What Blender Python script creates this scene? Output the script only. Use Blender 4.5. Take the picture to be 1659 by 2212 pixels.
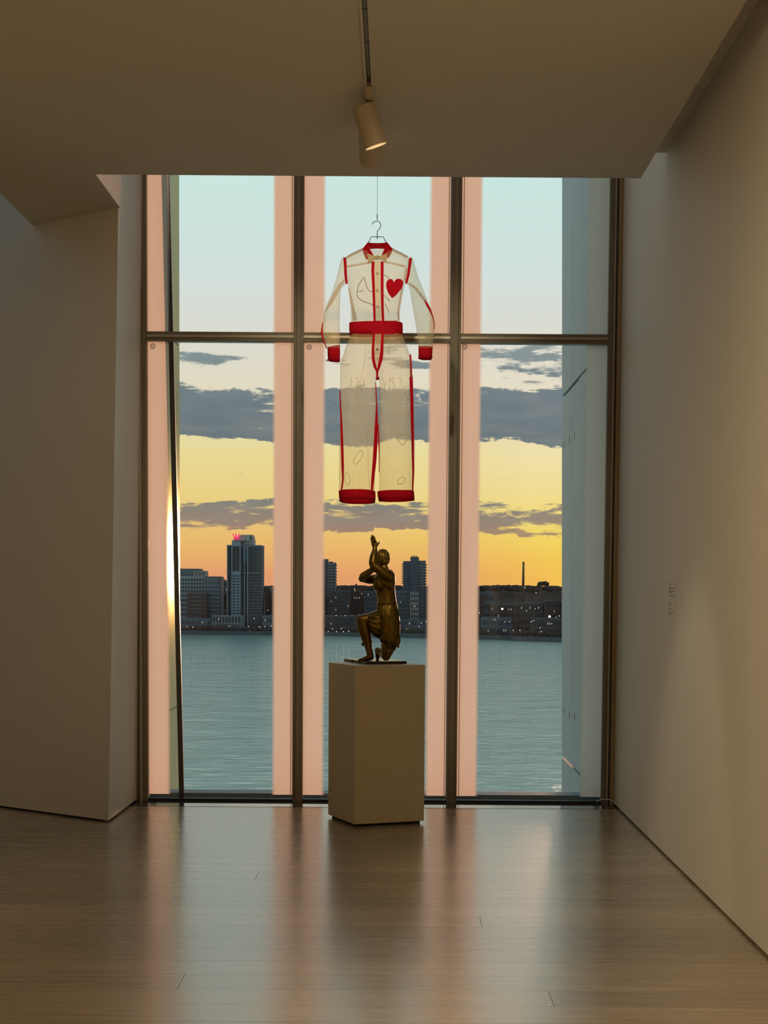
import bpy, bmesh, math, random
from mathutils import Vector, Matrix, noise
random.seed(7)
R = math.radians
scene = bpy.context.scene
C = scene.collection
for o in list(bpy.data.objects):
    bpy.data.objects.remove(o)

# ------------------------------------------------------------------ camera
F, PX, PY, ROLL, EYE = 3500.0, 855.0, 1507.0, 0.007, 1.5
TH = math.atan(235 / F)
cam_d = bpy.data.cameras.new('camera')
cam = bpy.data.objects.new('camera', cam_d)
C.objects.link(cam)
cam_d.sensor_fit = 'AUTO'
cam_d.sensor_width = 36.0
cam_d.lens = F / 2212.0 * 36.0
cam_d.shift_x = -(PX - 829.5) / 2212.0
cam_d.shift_y = (PY - 1106.0) / 2212.0
cam_d.clip_start, cam_d.clip_end = 0.1, 9000.0
FW = Vector((0, math.cos(TH), -math.sin(TH)))
UP = Vector((0, math.sin(TH), math.cos(TH)))
RT = Vector((1, 0, 0))
cr, sr = math.cos(ROLL), math.sin(ROLL)
# image is turned clockwise by ROLL
cam_right = RT * cr - UP * sr
cam_up = UP * cr + RT * sr
cam_right = RT * cr + UP * sr
cam_up = UP * cr - RT * sr
m = Matrix((cam_right, cam_up, -FW)).transposed().to_4x4()
m.translation = Vector((0, 0, EYE))
cam.matrix_world = m
scene.camera = cam
EYEV = Vector((0, 0, EYE))


def ray(x, y):
    u, v = (x - PX) / F, -(y - PY) / F
    return FW + cam_right * u + cam_up * v


def at(x, y, Y):
    """world point at distance Y seen in direction of photograph pixel x, y"""
    r = ray(x, y)
    return EYEV + r * (Y / r.y)


# ------------------------------------------------------------------ world
scene.view_settings.view_transform = 'Standard'
scene.view_settings.look = 'None'
scene.view_settings.exposure = 0.0
scene.view_settings.gamma = 1.0
scene.view_settings.use_curve_mapping = False
scene.cycles.caustics_reflective = False
scene.cycles.caustics_refractive = False


def lin(r, g, b):
    f = lambda c: (c / 255 / 12.92) if c / 255 <= 0.04045 else ((c / 255 + 0.055) / 1.055) ** 2.4
    return (f(r), f(g), f(b), 1.0)


SUN = Vector((0.136, 0.991, 0.014)).normalized()


class NT:
    """small helper to write node trees"""
    def __init__(self, tree):
        self.t = tree
        tree.nodes.clear()

    def n(self, typ, **kw):
        nd = self.t.nodes.new(typ)
        for k, v in kw.items():
            setattr(nd, k, v)
        return nd

    def put(self, sock, v):
        if isinstance(v, bpy.types.NodeSocket):
            self.t.links.new(v, sock)
        elif v is not None:
            sock.default_value = v

    def math(self, op, a, b=None, c=None, clamp=False):
        nd = self.n('ShaderNodeMath', operation=op, use_clamp=clamp)
        for i, v in enumerate((a, b, c)):
            if v is not None:
                self.put(nd.inputs[i], v)
        return nd.outputs[0]

    def smooth(self, v, a, b, lo=0.0, hi=1.0):
        nd = self.n('ShaderNodeMapRange', interpolation_type='SMOOTHSTEP')
        self.put(nd.inputs[0], v)
        for i, x in enumerate((a, b, lo, hi)):
            nd.inputs[i + 1].default_value = x
        return nd.outputs[0]

    def ramp(self, fac, stops, interp='LINEAR'):
        nd = self.n('ShaderNodeValToRGB')
        cr_ = nd.color_ramp
        cr_.interpolation = interp
        while len(cr_.elements) < len(stops):
            cr_.elements.new(0.5)
        for e, (p, c) in zip(cr_.elements, stops):
            e.position = p
            e.color = c if len(c) == 4 else (*c, 1)
        self.put(nd.inputs[0], fac)
        return nd.outputs[0]

    def mix(self, fac, a, b, blend='MIX'):
        nd = self.n('ShaderNodeMix', data_type='RGBA', blend_type=blend)
        self.put(nd.inputs[0], fac)
        self.put(nd.inputs[6], a)
        self.put(nd.inputs[7], b)
        return nd.outputs[2]

    def combine(self, x, y, z):
        nd = self.n('ShaderNodeCombineXYZ')
        for i, v in enumerate((x, y, z)):
            self.put(nd.inputs[i], v)
        return nd.outputs[0]

    def noise(self, vec, scale=1.0, detail=5.0, rough=0.55, dim='3D', dist=0.0):
        nd = self.n('ShaderNodeTexNoise', noise_dimensions=dim)
        self.put(nd.inputs['Vector'], vec)
        nd.inputs['Scale'].default_value = scale
        nd.inputs['Detail'].default_value = detail
        nd.inputs['Roughness'].default_value = rough
        nd.inputs['Distortion'].default_value = dist
        return nd.outputs[0]


world = bpy.data.worlds.new('dusk_sky')
scene.world = world
world.use_nodes = True
W = NT(world.node_tree)
geo = W.n('ShaderNodeTexCoord')
sep = W.n('ShaderNodeSeparateXYZ')
W.put(sep.inputs[0], geo.outputs['Generated'])
dx, dy, dz = sep.outputs
g = lambda v: (v, v, v, 1)
# clear-sky gradient by elevation (sine); position on the ramp = sqrt-like stretch
elev = W.math('MAXIMUM', dz, 0.0)
pos = W.math('POWER', elev, 0.5)
sq = lambda e: math.sqrt(e)
base = W.ramp(pos, [
    (0.0, lin(232, 150, 112)), (sq(.009), lin(236, 160, 112)), (sq(.030), lin(241, 190, 112)),
    (sq(.055), lin(242, 212, 135)), (sq(.080), lin(242, 222, 152)), (sq(.115), lin(236, 224, 196)),
    (sq(.150), lin(228, 224, 214)), (sq(.195), lin(216, 230, 228)), (sq(.240), lin(208, 235, 229)),
    (sq(.34), lin(186, 216, 214)), (sq(.6), lin(150, 184, 192)), (1.0, lin(120, 154, 172))])
# the east half of the sky is dimmer and bluer
east = W.smooth(dy, 0.35, -0.5)
base = W.mix(W.math('MULTIPLY', east, 0.75), base, lin(86, 104, 128))
# warm glow around the low sun, hidden behind the concrete pier
dot = W.n('ShaderNodeVectorMath', operation='DOT_PRODUCT')
W.put(dot.inputs[0], geo.outputs['Generated'])
dot.inputs[1].default_value = SUN
dotv = W.math('MAXIMUM', dot.outputs['Value'], 0.0)
gl1 = W.math('POWER', dotv, 150.0)
gl2 = W.math('POWER', dotv, 1600.0)
gl3 = W.math('POWER', dotv, 30000.0)
base = W.mix(W.math('MULTIPLY', gl1, 0.8), base, W.ramp(pos, [(0, lin(255, 190, 70)), (sq(.018), lin(255, 205, 75)), (sq(.032), lin(255, 226, 100)), (sq(.05), lin(255, 232, 140)), (sq(.08), lin(255, 236, 190)), (sq(.13), lin(246, 230, 212)), (sq(.2), lin(222, 228, 226))]))
base = W.mix(W.math('MULTIPLY', gl2, 0.8), base, (1.02, .74, .10, 1))
base = W.mix(gl3, base, (3.6, 2.3, 0.35, 1))
# clouds in long bands
az = W.math('ARCTAN2', dx, dy)
cv = W.combine(W.math('MULTIPLY', az, 22.0), W.math('MULTIPLY', dz, 120.0), 3.7)
n1 = W.noise(cv, 1.0, 9.0, 0.66, dist=.25)
cv2 = W.combine(W.math('MULTIPLY', az, 5.0), W.math('MULTIPLY', dz, 20.0), 9.1)
n2 = W.noise(cv2, 1.0, 3.0, 0.5)
E0 = 0.32
stops = [(0, 0), (.010, .06), (.014, .22), (.018, .24), (.022, .04), (.030, .0), (.0355, .56), (.044, .60), (.0525, .42),
         (.060, .06), (.066, .30), (.070, .24), (.078, .02), (.085, .10), (.092, .74), (.100, .80), (.112, .76), (.121, .42), (.128, .12),
         (.136, .38), (.143, .34), (.152, .08), (.16, 0)]
cov = W.n('ShaderNodeFloatCurve')
cm = cov.mapping
cu = cm.curves[0]
cu.points[0].location = (0, 0)
cu.points[1].location = (1, 0)
for e, v in stops[1:]:
    cu.points.new(e / E0, v)
for p_ in cu.points:
    p_.handle_type = 'AUTO'
cm.update()
warp = W.noise(W.combine(W.math('MULTIPLY', az, 34.0), W.math('MULTIPLY', dz, 70.0), 5.5), 1.0, 6.0, .62)
warp2 = W.noise(W.combine(W.math('MULTIPLY', az, 9.0), W.math('MULTIPLY', dz, 12.0), 2.5), 1.0, 2.0)
ez = W.math('ADD', dz, W.math('ADD', W.math('MULTIPLY', W.math('SUBTRACT', warp, .5), .018), W.math('MULTIPLY', W.math('SUBTRACT', warp2, .5), .016)))
W.put(cov.inputs['Value'], W.math('DIVIDE', ez, E0, clamp=True))
cov.inputs['Factor'].default_value = 1.0
d = W.math('ADD', cov.outputs[0], W.math('MULTIPLY', W.math('SUBTRACT', n1, 0.5), 1.7))
d = W.math('ADD', d, W.math('MULTIPLY', W.math('SUBTRACT', n2, 0.5), 0.8))
mask = W.smooth(d, 0.42, 0.58)
mask = W.math('MULTIPLY', mask, W.smooth(dz, 0.001, 0.009))
ccol = W.ramp(W.math('DIVIDE', dz, 0.15, clamp=True), [
    (0.0, lin(205, 130, 95)), (.12, lin(196, 138, 98)), (.26, lin(148, 128, 118)), (.36, lin(120, 124, 124)),
    (.62, lin(92, 110, 124)), (.82, lin(98, 117, 130)), (1.0, lin(140, 155, 155))])
nshade = W.noise(W.combine(W.math('MULTIPLY', az, 30.0), W.math('MULTIPLY', dz, 150.0), 1.1), 1.0, 5.0)
ccol = W.mix(W.math('MULTIPLY', W.math('SUBTRACT', nshade, 0.42, clamp=True), 0.9), ccol, lin(150, 152, 146))
ccol = W.mix(W.math('MULTIPLY', gl2, 0.5), ccol, lin(215, 150, 100))
sky = W.mix(W.math('MULTIPLY', mask, 0.93), base, ccol)
# below the horizon: dim water/land tone
sky = W.mix(W.smooth(dz, -0.0005, -0.004), sky, lin(90, 100, 100))
bg = W.n('ShaderNodeBackground')
W.put(bg.inputs[0], sky)
bg.inputs[1].default_value = 1.0
wo = W.n('ShaderNodeOutputWorld')
W.put(wo.inputs[0], bg.outputs[0])

# low hazy sun
sd = bpy.data.lights.new('low_sun', 'SUN')
sd.energy = 2.3
sd.color = (1.0, 0.52, 0.32)
sd.angle = R(3.0)
so = bpy.data.objects.new('low_sun', sd)
C.objects.link(so)
so.rotation_euler = (-SUN).to_track_quat('-Z', 'Y').to_euler()

# warm fill spots added out of view, standing in for the gallery's own lighting
def area(name, loc, sx, sy, power, col, rot=(0, 0, 0)):
    l = bpy.data.lights.new(name, 'AREA')
    l.shape = 'RECTANGLE'
    l.size, l.size_y, l.energy, l.color = sx, sy, power, col
    o = bpy.data.objects.new(name, l)
    C.objects.link(o)
    o.location, o.rotation_euler = loc, rot
    return o


WARM = (1.0, 0.77, 0.44)


def wash(name, loc, target, power, size=95, col=WARM):  # added fill light, no fixture modelled
    l = bpy.data.lights.new(name, 'SPOT')
    l.energy, l.color, l.spot_size, l.spot_blend, l.shadow_soft_size = power, col, R(size), .9, .12
    o = bpy.data.objects.new(name, l)
    C.objects.link(o)
    o.location = loc
    o.rotation_euler = (Vector(target) - Vector(loc)).to_track_quat('-Z', 'Y').to_euler()
    return o


wash('gallery_fill_a', (-1.6, 3.0, 3.7), (1.53, 4.6, 1.3), 360)
wash('gallery_fill_b', (-1.0, -2.0, 3.7), (1.0, -3.4, 0.0), 600, 80)
wash('gallery_fill_c', (-4.3, 5.0, 3.7), (-4.4, 5.8, 0.0), 260)
wash('gallery_fill_d', (0.0, 1.5, 3.7), (0.2, 2.0, 0.0), 620, 72)
wash('gallery_fill_e', (1.2, 5.4, 3.7), (-1.9, 10.5, 1.9), 110, 36)


# ------------------------------------------------------------------ materials
def mat(name, build):
    m_ = bpy.data.materials.new(name)
    m_.use_nodes = True
    t = NT(m_.node_tree)
    out = t.n('ShaderNodeOutputMaterial')
    t.put(out.inputs['Surface'], build(t))
    return m_


def principled(t, col, rough=0.5, metal=0.0, spec=0.5, bump=None, bstr=0.2, bdist=0.01, emit=None, estr=0.0, coat=0.0):
    p_ = t.n('ShaderNodeBsdfPrincipled')
    t.put(p_.inputs['Base Color'], col)
    t.put(p_.inputs['Roughness'], rough)
    t.put(p_.inputs['Metallic'], metal)
    p_.inputs['Specular IOR Level'].default_value = spec
    p_.inputs['Coat Weight'].default_value = coat
    p_.inputs['Coat Roughness'].default_value = .2
    if emit:
        p_.inputs['Emission Color'].default_value = emit
        p_.inputs['Emission Strength'].default_value = estr
    if bump is not None:
        b = t.n('ShaderNodeBump')
        b.inputs['Strength'].default_value = bstr
        b.inputs['Distance'].default_value = bdist
        t.put(b.inputs['Height'], bump)
        t.put(p_.inputs['Normal'], b.outputs[0])
    return p_.outputs[0]


def objco(t):
    return t.n('ShaderNodeTexCoord').outputs['Object']


def worldpos(t):
    return t.n('ShaderNodeNewGeometry').outputs['Position']


def mapping(t, vec, scale=(1, 1, 1)):
    nd = t.n('ShaderNodeMapping')
    t.put(nd.inputs[0], vec)
    nd.inputs['Scale'].default_value = scale
    return nd.outputs[0]


def plain(name, col, rough=0.5, metal=0.0, spec=0.5, var=0.08, scale=6.0, bstr=0.0, **kw):
    def b(t):
        n = t.noise(objco(t), scale, 4)
        c2 = tuple(min(1, c * (1 + var)) for c in col[:3]) + (1,)
        c1 = tuple(c * (1 - var) for c in col[:3]) + (1,)
        c = t.mix(n, c1, c2)
        return principled(t, c, rough, metal, spec, bump=n if bstr else None, bstr=bstr, **kw)
    return mat(name, b)


def paint_nodes(t):
    p_ = worldpos(t)
    n = t.noise(mapping(t, p_, (1.0, 1.0, .35)), 1.6, 3)
    c = t.mix(n, (.82, .785, .72, 1), (.86, .825, .76, 1))
    fine = t.noise(p_, 190, 2)
    return principled(t, c, 0.62, spec=0.3, bump=fine, bstr=0.05, bdist=0.002)


M_PAINT = mat('matte_wall_paint', paint_nodes)
M_CEIL = plain('ceiling_paint', (.70, .66, .58), .7, spec=.2, var=.03, scale=1.0)
M_FRAME = plain('bronze_window_frame', (.225, .195, .14), .5, metal=.05, var=.06)
M_FRAME_L = plain('light_frame_groove', (.46, .42, .35), .35, metal=.4)
M_TRIM = plain('tan_wood_trim', (.36, .27, .15), .5)
M_GASKET = plain('black_gasket', (.012, .013, .014), .5)
M_SHADOW = plain('dark_recess', (.02, .016, .012), .8)  # near-black: painted shade for wall gaps, also subfloor and toe kick
M_SILL = plain('polished_sill', (.10, .098, .09), .06, spec=.8, var=.15, scale=3)
M_LEDGE = plain('grey_ledge', (.20, .28, .34), .6)


def wood_nodes(t):
    info = t.n('ShaderNodeObjectInfo')
    p_ = worldpos(t)
    off = t.n('ShaderNodeVectorMath', operation='MULTIPLY_ADD')
    t.put(off.inputs[0], t.combine(info.outputs['Random'], info.outputs['Random'], 0.0))
    off.inputs[1].default_value = (37, 91, 0)
    t.put(off.inputs[2], p_)
    v = off.outputs[0]
    g1 = t.noise(mapping(t, v, (1.2, 26, 1)), 1.0, 6, .6, dist=.8)
    g2 = t.noise(mapping(t, v, (3.0, 140, 1)), 1.0, 3, .6)
    knots = t.noise(mapping(t, v, (2.2, 14, 1)), 1.0, 2, .4)
    c = t.ramp(g1, [(.28, (.32, .24, .155, 1)), (.5, (.41, .315, .21, 1)), (.72, (.48, .38, .265, 1))])
    c = t.mix(t.math('MULTIPLY', t.smooth(g2, .5, .68), .35), c, (.235, .15, .08, 1))
    c = t.mix(t.math('MULTIPLY', t.smooth(knots, .70, .78), .5), c, (.13, .08, .045, 1))
    tone = t.math('ADD', t.math('MULTIPLY', info.outputs['Random'], .28), .86)
    hs = t.n('ShaderNodeHueSaturation')
    t.put(hs.inputs['Value'], tone)
    t.put(hs.inputs['Color'], c)
    r = t.math('ADD', t.math('MULTIPLY', g1, .12), .20)
    return principled(t, hs.outputs[0], r, spec=.8, coat=.45, bump=t.math('ADD', g1, t.math('MULTIPLY', g2, .5)), bstr=.05, bdist=.004)


M_WOOD = mat('oiled_pine_boards', wood_nodes)


def glass_nodes(t):
    tr = t.n('ShaderNodeBsdfTransparent')
    tr.inputs[0].default_value = (.97, .985, .98, 1)
    gl = t.n('ShaderNodeBsdfGlossy')
    gl.inputs['Roughness'].default_value = 0.0
    fr = t.n('ShaderNodeFresnel')
    fr.inputs[0].default_value = 1.3
    mx = t.n('ShaderNodeMixShader')
    t.put(mx.inputs[0], fr.outputs[0])
    t.put(mx.inputs[1], tr.outputs[0])
    t.put(mx.inputs[2], gl.outputs[0])
    return mx.outputs[0]


M_GLASS = mat('clear_glass', glass_nodes)


def frit_nodes(t):
    at_ = t.n('ShaderNodeAttribute', attribute_name='edge')
    e = at_.outputs['Fac']
    p_ = worldpos(t)
    sp = t.n('ShaderNodeSeparateXYZ')
    t.put(sp.inputs[0], p_)
    line = t.math('SINE', t.math('MULTIPLY', sp.outputs[2], 2 * math.pi / .006))
    k = t.math('ADD', e, t.math('MULTIPLY', line, .05))
    cover = t.smooth(k, 1.0, .84, 0.0, .999)
    n = t.noise(mapping(t, p_, (9, 1, 1.2)), 1.0, 3)
    col = t.mix(n, (.95, .75, .64, 1), (.98, .79, .68, 1))
    ts = t.n('ShaderNodeBsdfTranslucent')
    t.put(ts.inputs[0], col)
    df = t.n('ShaderNodeBsdfDiffuse')
    t.put(df.inputs[0], col)
    mm = t.n('ShaderNodeMixShader')
    mm.inputs[0].default_value = .12
    t.put(mm.inputs[1], ts.outputs[0])
    t.put(mm.inputs[2], df.outputs[0])
    tr = t.n('ShaderNodeBsdfTransparent')
    mx = t.n('ShaderNodeMixShader')
    t.put(mx.inputs[0], cover)
    t.put(mx.inputs[1], tr.outputs[0])
    t.put(mx.inputs[2], mm.outputs[0])
    return mx.outputs[0]


M_FRIT = mat('frosted_frit', frit_nodes)


def organza(name, base, cover, streak=.5):
    def b(t):
        p_ = objco(t)
        n = t.noise(mapping(t, p_, (15, 10, 2.2)), 1.0, 3, .5, dist=.8)
        n2 = t.noise(mapping(t, p_, (8, 8, 3.2)), 1.0, 2, .5, dist=1.6)
        ridge = t.math('ABSOLUTE', t.math('SUBTRACT', n2, .5))
        wr = t.smooth(ridge, .02, .0)
        cov_ = t.math('ADD', cover, t.math('MULTIPLY', t.math('SUBTRACT', n, .5), streak))
        cov_ = t.math('ADD', cov_, t.math('MULTIPLY', wr, .05), clamp=True)
        ts = t.n('ShaderNodeBsdfTranslucent')
        ts.inputs[0].default_value = base
        df = t.n('ShaderNodeBsdfDiffuse')
        df.inputs[0].default_value = base
        mm = t.n('ShaderNodeMixShader')
        mm.inputs[0].default_value = .4
        t.put(mm.inputs[1], ts.outputs[0])
        t.put(mm.inputs[2], df.outputs[0])
        tr = t.n('ShaderNodeBsdfTransparent')
        tr.inputs[0].default_value = (.985, .975, .93, 1)
        mx = t.n('ShaderNodeMixShader')
        t.put(mx.inputs[0], cov_)
        t.put(mx.inputs[1], tr.outputs[0])
        t.put(mx.inputs[2], mm.outputs[0])
        return mx.outputs[0]
    return mat(name, b)


M_ORG = organza('cream_organza', (.97, .94, .64, 1), .26, .15)
M_ORG2 = organza('doubled_organza_seam', (.74, .60, .46, 1), .42, .15)
M_ORG3 = organza('placket_organza', (.94, .86, .62, 1), .36, .3)
M_THREAD = plain('cream_thread', (.98, .95, .72), .7)
M_THREAD_R = plain('brown_red_thread', (.28, .12, .08), .7)


def red_nodes(t):
    n = t.noise(mapping(t, objco(t), (14, 14, 40)), 1.0, 4)
    c = t.mix(n, (.60, .005, .022, 1), (.78, .008, .034, 1))
    ts = t.n('ShaderNodeBsdfTranslucent')
    t.put(ts.inputs[0], c)
    mx = t.n('ShaderNodeMixShader')
    mx.inputs[0].default_value = .35
    t.put(mx.inputs[1], principled(t, c, .75, spec=.15, bump=n, bstr=.2))
    t.put(mx.inputs[2], ts.outputs[0])
    return mx.outputs[0]


M_RED = mat('red_satin_trim', red_nodes)
M_BUTTON = plain('dark_red_button', (.14, .006, .012), .35)
M_BOW = plain('khaki_bow_fabric', (.55, .45, .26), .7, var=.2, scale=30)
M_STEEL = plain('dark_steel_wire', (.10, .10, .09), .3, metal=.7)
M_PED = plain('pedestal_paint', (.78, .67, .46), .55, spec=.3, var=.02)


def bronze_nodes(t):
    p_ = objco(t)
    n = t.noise(p_, 9, 5)
    n2 = t.noise(p_, 60, 3)
    c = t.ramp(n, [(.3, (.12, .068, .012, 1)), (.55, (.23, .14, .022, 1)), (.75, (.33, .21, .035, 1))])
    return principled(t, c, t.math('ADD', t.math('MULTIPLY', n, .2), .27), metal=.85, bump=n2, bstr=.08, bdist=.004)


M_BRONZE = mat('gilded_bronze', bronze_nodes)
M_BRONZE_D = plain('dark_bronze', (.06, .04, .024), .2, metal=.7, var=.3)
M_LAMP = plain('cream_lamp_enamel', (.60, .52, .38), .45)
M_TRACKD = plain('track_channel', (.035, .03, .024), .5)
M_BULB = mat('lamp_glow', lambda t: principled(t, (1, .9, .7, 1), .5, emit=(1, .80, .48, 1), estr=9.0))
M_REFL = plain('lamp_reflector', (.85, .74, .5), .2, metal=.9)
M_CARD = plain('label_card', (.80, .78, .72), .6, var=.02)
M_INK = plain('label_ink', (.10, .09, .08), .7)


def reveal_metal(t):
    n = t.noise(mapping(t, worldpos(t), (2, 2, .6)), 1.0, 3)
    df = t.n('ShaderNodeBsdfDiffuse')
    t.put(df.inputs[0], t.mix(n, (.56, .56, .42, 1), (.66, .66, .50, 1)))
    gl = t.n('ShaderNodeBsdfGlossy')
    gl.inputs['Color'].default_value = (.95, .88, .42, 1)
    gl.inputs['Roughness'].default_value = .2
    mx = t.n('ShaderNodeMixShader')
    mx.inputs[0].default_value = .16
    t.put(mx.inputs[1], df.outputs[0])
    t.put(mx.inputs[2], gl.outputs[0])
    return mx.outputs[0]


M_REVEAL = mat('brushed_steel_reveal', reveal_metal)


def concrete_nodes(t):
    p_ = worldpos(t)
    n = t.noise(mapping(t, p_, (1, .6, .4)), 2.2, 6, .6)
    f_ = t.noise(p_, 30, 4)
    c = t.mix(n, (.42, .49, .53, 1), (.56, .63, .66, 1))
    c = t.mix(t.math('MULTIPLY', f_, .25), c, (.33, .38, .42, 1))
    return principled(t, c, .6, bump=f_, bstr=.1)


M_CONC = mat('blue_grey_panel', concrete_nodes)
M_DARKM = plain('dark_strut_metal', (.055, .06, .062), .35, metal=.5)


def water_nodes(t):
    p_ = worldpos(t)
    a = t.noise(mapping(t, p_, (.11, .24, 0)), 1.0, 6, .62, dist=.6)
    b_ = t.noise(mapping(t, p_, (.035, .05, 0)), 1.0, 3, .5)
    c_ = t.noise(mapping(t, p_, (.004, .018, 0)), 1.0, 3, .5)
    h = t.math('ADD', t.math('MULTIPLY', a, 1.0), t.math('MULTIPLY', b_, 1.6))
    rough = t.math('ADD', .02, t.math('MULTIPLY', c_, .08))
    col = t.mix(c_, (.50, .70, .59, 1), (.58, .76, .65, 1))
    return principled(t, col, rough, spec=1.0, bump=h, bstr=1.0, bdist=.8)


M_WATER = mat('river_water', water_nodes)


# ------------------------------------------------------------------ mesh helpers
class MB:
    def __init__(self):
        self.v, self.f = [], []

    def add(self, vs, fs):
        k = len(self.v)
        self.v += [tuple(p) for p in vs]
        self.f += [tuple(i + k for i in f) for f in fs]
        return self

    def hexa(self, b, t_):
        """b, t_: four bottom / top points, counter-clockwise from above"""
        return self.add(list(b) + list(t_), [(3, 2, 1, 0), (4, 5, 6, 7), (0, 1, 5, 4), (1, 2, 6, 5), (2, 3, 7, 6), (3, 0, 4, 7)])

    def box(self, x0, x1, y0, y1, z0, z1):
        q = [(x0, y0), (x1, y0), (x1, y1), (x0, y1)]
        return self.hexa([(x, y, z0) for x, y in q], [(x, y, z1) for x, y in q])

    def prism(self, pts, z0, z1):
        n = len(pts)
        vs = [(x, y, z0) for x, y in pts] + [(x, y, z1) for x, y in pts]
        fs = [tuple(range(n - 1, -1, -1)), tuple(range(n, 2 * n))]
        fs += [(i, (i + 1) % n, n + (i + 1) % n, n + i) for i in range(n)]
        return self.add(vs, fs)

    def slab(self, pts, dy):
        """polygon of 3-D points, thickened along +Y by dy"""
        n = len(pts)
        vs = [tuple(p) for p in pts] + [(p[0], p[1] + dy, p[2]) for p in pts]
        fs = [tuple(range(n)), tuple(range(2 * n - 1, n - 1, -1))]
        fs += [(i, n + i, n + (i + 1) % n, (i + 1) % n) for i in range(n)]
        return self.add(vs, fs)

    def rings(self, rings, cap0=True, cap1=True, closed=True):
        n = len(rings[0])
        vs = [p for r in rings for p in r]
        fs = []
        for k in range(len(rings) - 1):
            for i in range(n if closed else n - 1):
                j = (i + 1) % n
                fs.append((k * n + i, k * n + j, (k + 1) * n + j, (k + 1) * n + i))
        if cap0:
            fs.append(tuple(range(n - 1, -1, -1)))
        if cap1:
            fs.append(tuple(range((len(rings) - 1) * n, len(rings) * n)))
        return self.add(vs, fs)

    def tube(self, pts, r, n=8, cap=True):
        pts = [Vector(p) for p in pts]
        rs = r if isinstance(r, (list, tuple)) else [r] * len(pts)
        out = []
        ref = None
        for i, p in enumerate(pts):
            a = pts[max(0, i - 1)]
            b = pts[min(len(pts) - 1, i + 1)]
            d_ = (b - a).normalized()
            if ref is None:
                ref = Vector((0, 0, 1)) if abs(d_.z) < .9 else Vector((0, 1, 0))
            u = d_.cross(ref).normalized()
            w = u.cross(d_).normalized()
            ref = w
            out.append([p + (u * math.cos(2 * math.pi * k / n) + w * math.sin(2 * math.pi * k / n)) * rs[i] for k in range(n)])
        return self.rings(out, cap, cap)

    def capsule(self, a, b, ra, rb, n=16, m_=5):
        a, b = Vector(a), Vector(b)
        d_ = (b - a)
        L = d_.length
        d_ = d_ / L if L > 1e-9 else Vector((0, 0, 1))
        ref = Vector((0, 0, 1)) if abs(d_.z) < .9 else Vector((0, 1, 0))
        u = d_.cross(ref).normalized()
        w = u.cross(d_).normalized()
        prof = []
        for k in range(1, m_ + 1):
            t_ = math.pi / 2 * k / m_
            prof.append((-ra * math.cos(t_), ra * math.sin(t_)))
        for k in range(0, m_):
            t_ = math.pi / 2 * k / m_
            prof.append((L + rb * math.sin(t_), rb * math.cos(t_)))
        out = [[a + d_ * s_ + (u * math.cos(2 * math.pi * k / n) + w * math.sin(2 * math.pi * k / n)) * r_ for k in range(n)] for s_, r_ in prof]
        return self.rings(out)

    def ellipsoid(self, c, rx, ry, rz, n=20, m_=12, rot=None):
        c = Vector(c)
        out = []
        for k in range(1, m_):
            t_ = math.pi * k / m_
            rg = []
            for i in range(n):
                ph = 2 * math.pi * i / n
                p_ = Vector((rx * math.sin(t_) * math.cos(ph), ry * math.sin(t_) * math.sin(ph), rz * math.cos(t_)))
                if rot:
                    p_ = rot @ p_
                rg.append(c + p_)
            out.append(rg)
        return self.rings(out)

    def mesh(self, name, smooth=False):
        me = bpy.data.meshes.new(name)
        me.from_pydata(self.v, [], self.f)
        bm = bmesh.new()
        bm.from_mesh(me)
        bmesh.ops.recalc_face_normals(bm, faces=bm.faces)
        bm.to_mesh(me)
        bm.free()
        if smooth:
            for p_ in me.polygons:
                p_.use_smooth = True
        return me

    def build(self, name, material, parent=None, smooth=False, bevel=0.0):
        me = self.mesh(name, smooth)
        if bevel:
            bm = bmesh.new()
            bm.from_mesh(me)
            bmesh.ops.bevel(bm, geom=list(bm.edges), offset=bevel, segments=2, affect='EDGES')
            bm.to_mesh(me)
            bm.free()
        me.materials.append(material)
        o = bpy.data.objects.new(name, me)
        C.objects.link(o)
        if parent:
            set_parent(o, parent)
        return o


def set_parent(o, parent):
    bpy.context.view_layer.update()
    o.parent = parent
    o.matrix_parent_inverse = parent.matrix_world.inverted()


def tag(o, label=None, cat=None, group=None, kind=None):
    if label:
        o['label'] = label
    if cat:
        o['category'] = cat
    if group:
        o['group'] = group
    if kind:
        o['kind'] = kind
    return o


def empty(name, loc):
    o = bpy.data.objects.new(name, None)
    o.empty_display_size = .1
    C.objects.link(o)
    o.location = loc
    bpy.context.view_layer.update()
    return o


def struct(name, mb, material, label=None, **kw):
    o = mb.build(name, material, **kw)
    o['kind'] = 'structure'
    if label:
        o['label'] = label
    return o


# ------------------------------------------------------------------ room shell
XR, YW, ZT = 1.53, 11.35, 5.6          # right wall, window plane, upper ceiling
YB, XL = -6.0, -6.2                    # back wall and far left wall
SLAB = 3.851

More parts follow.
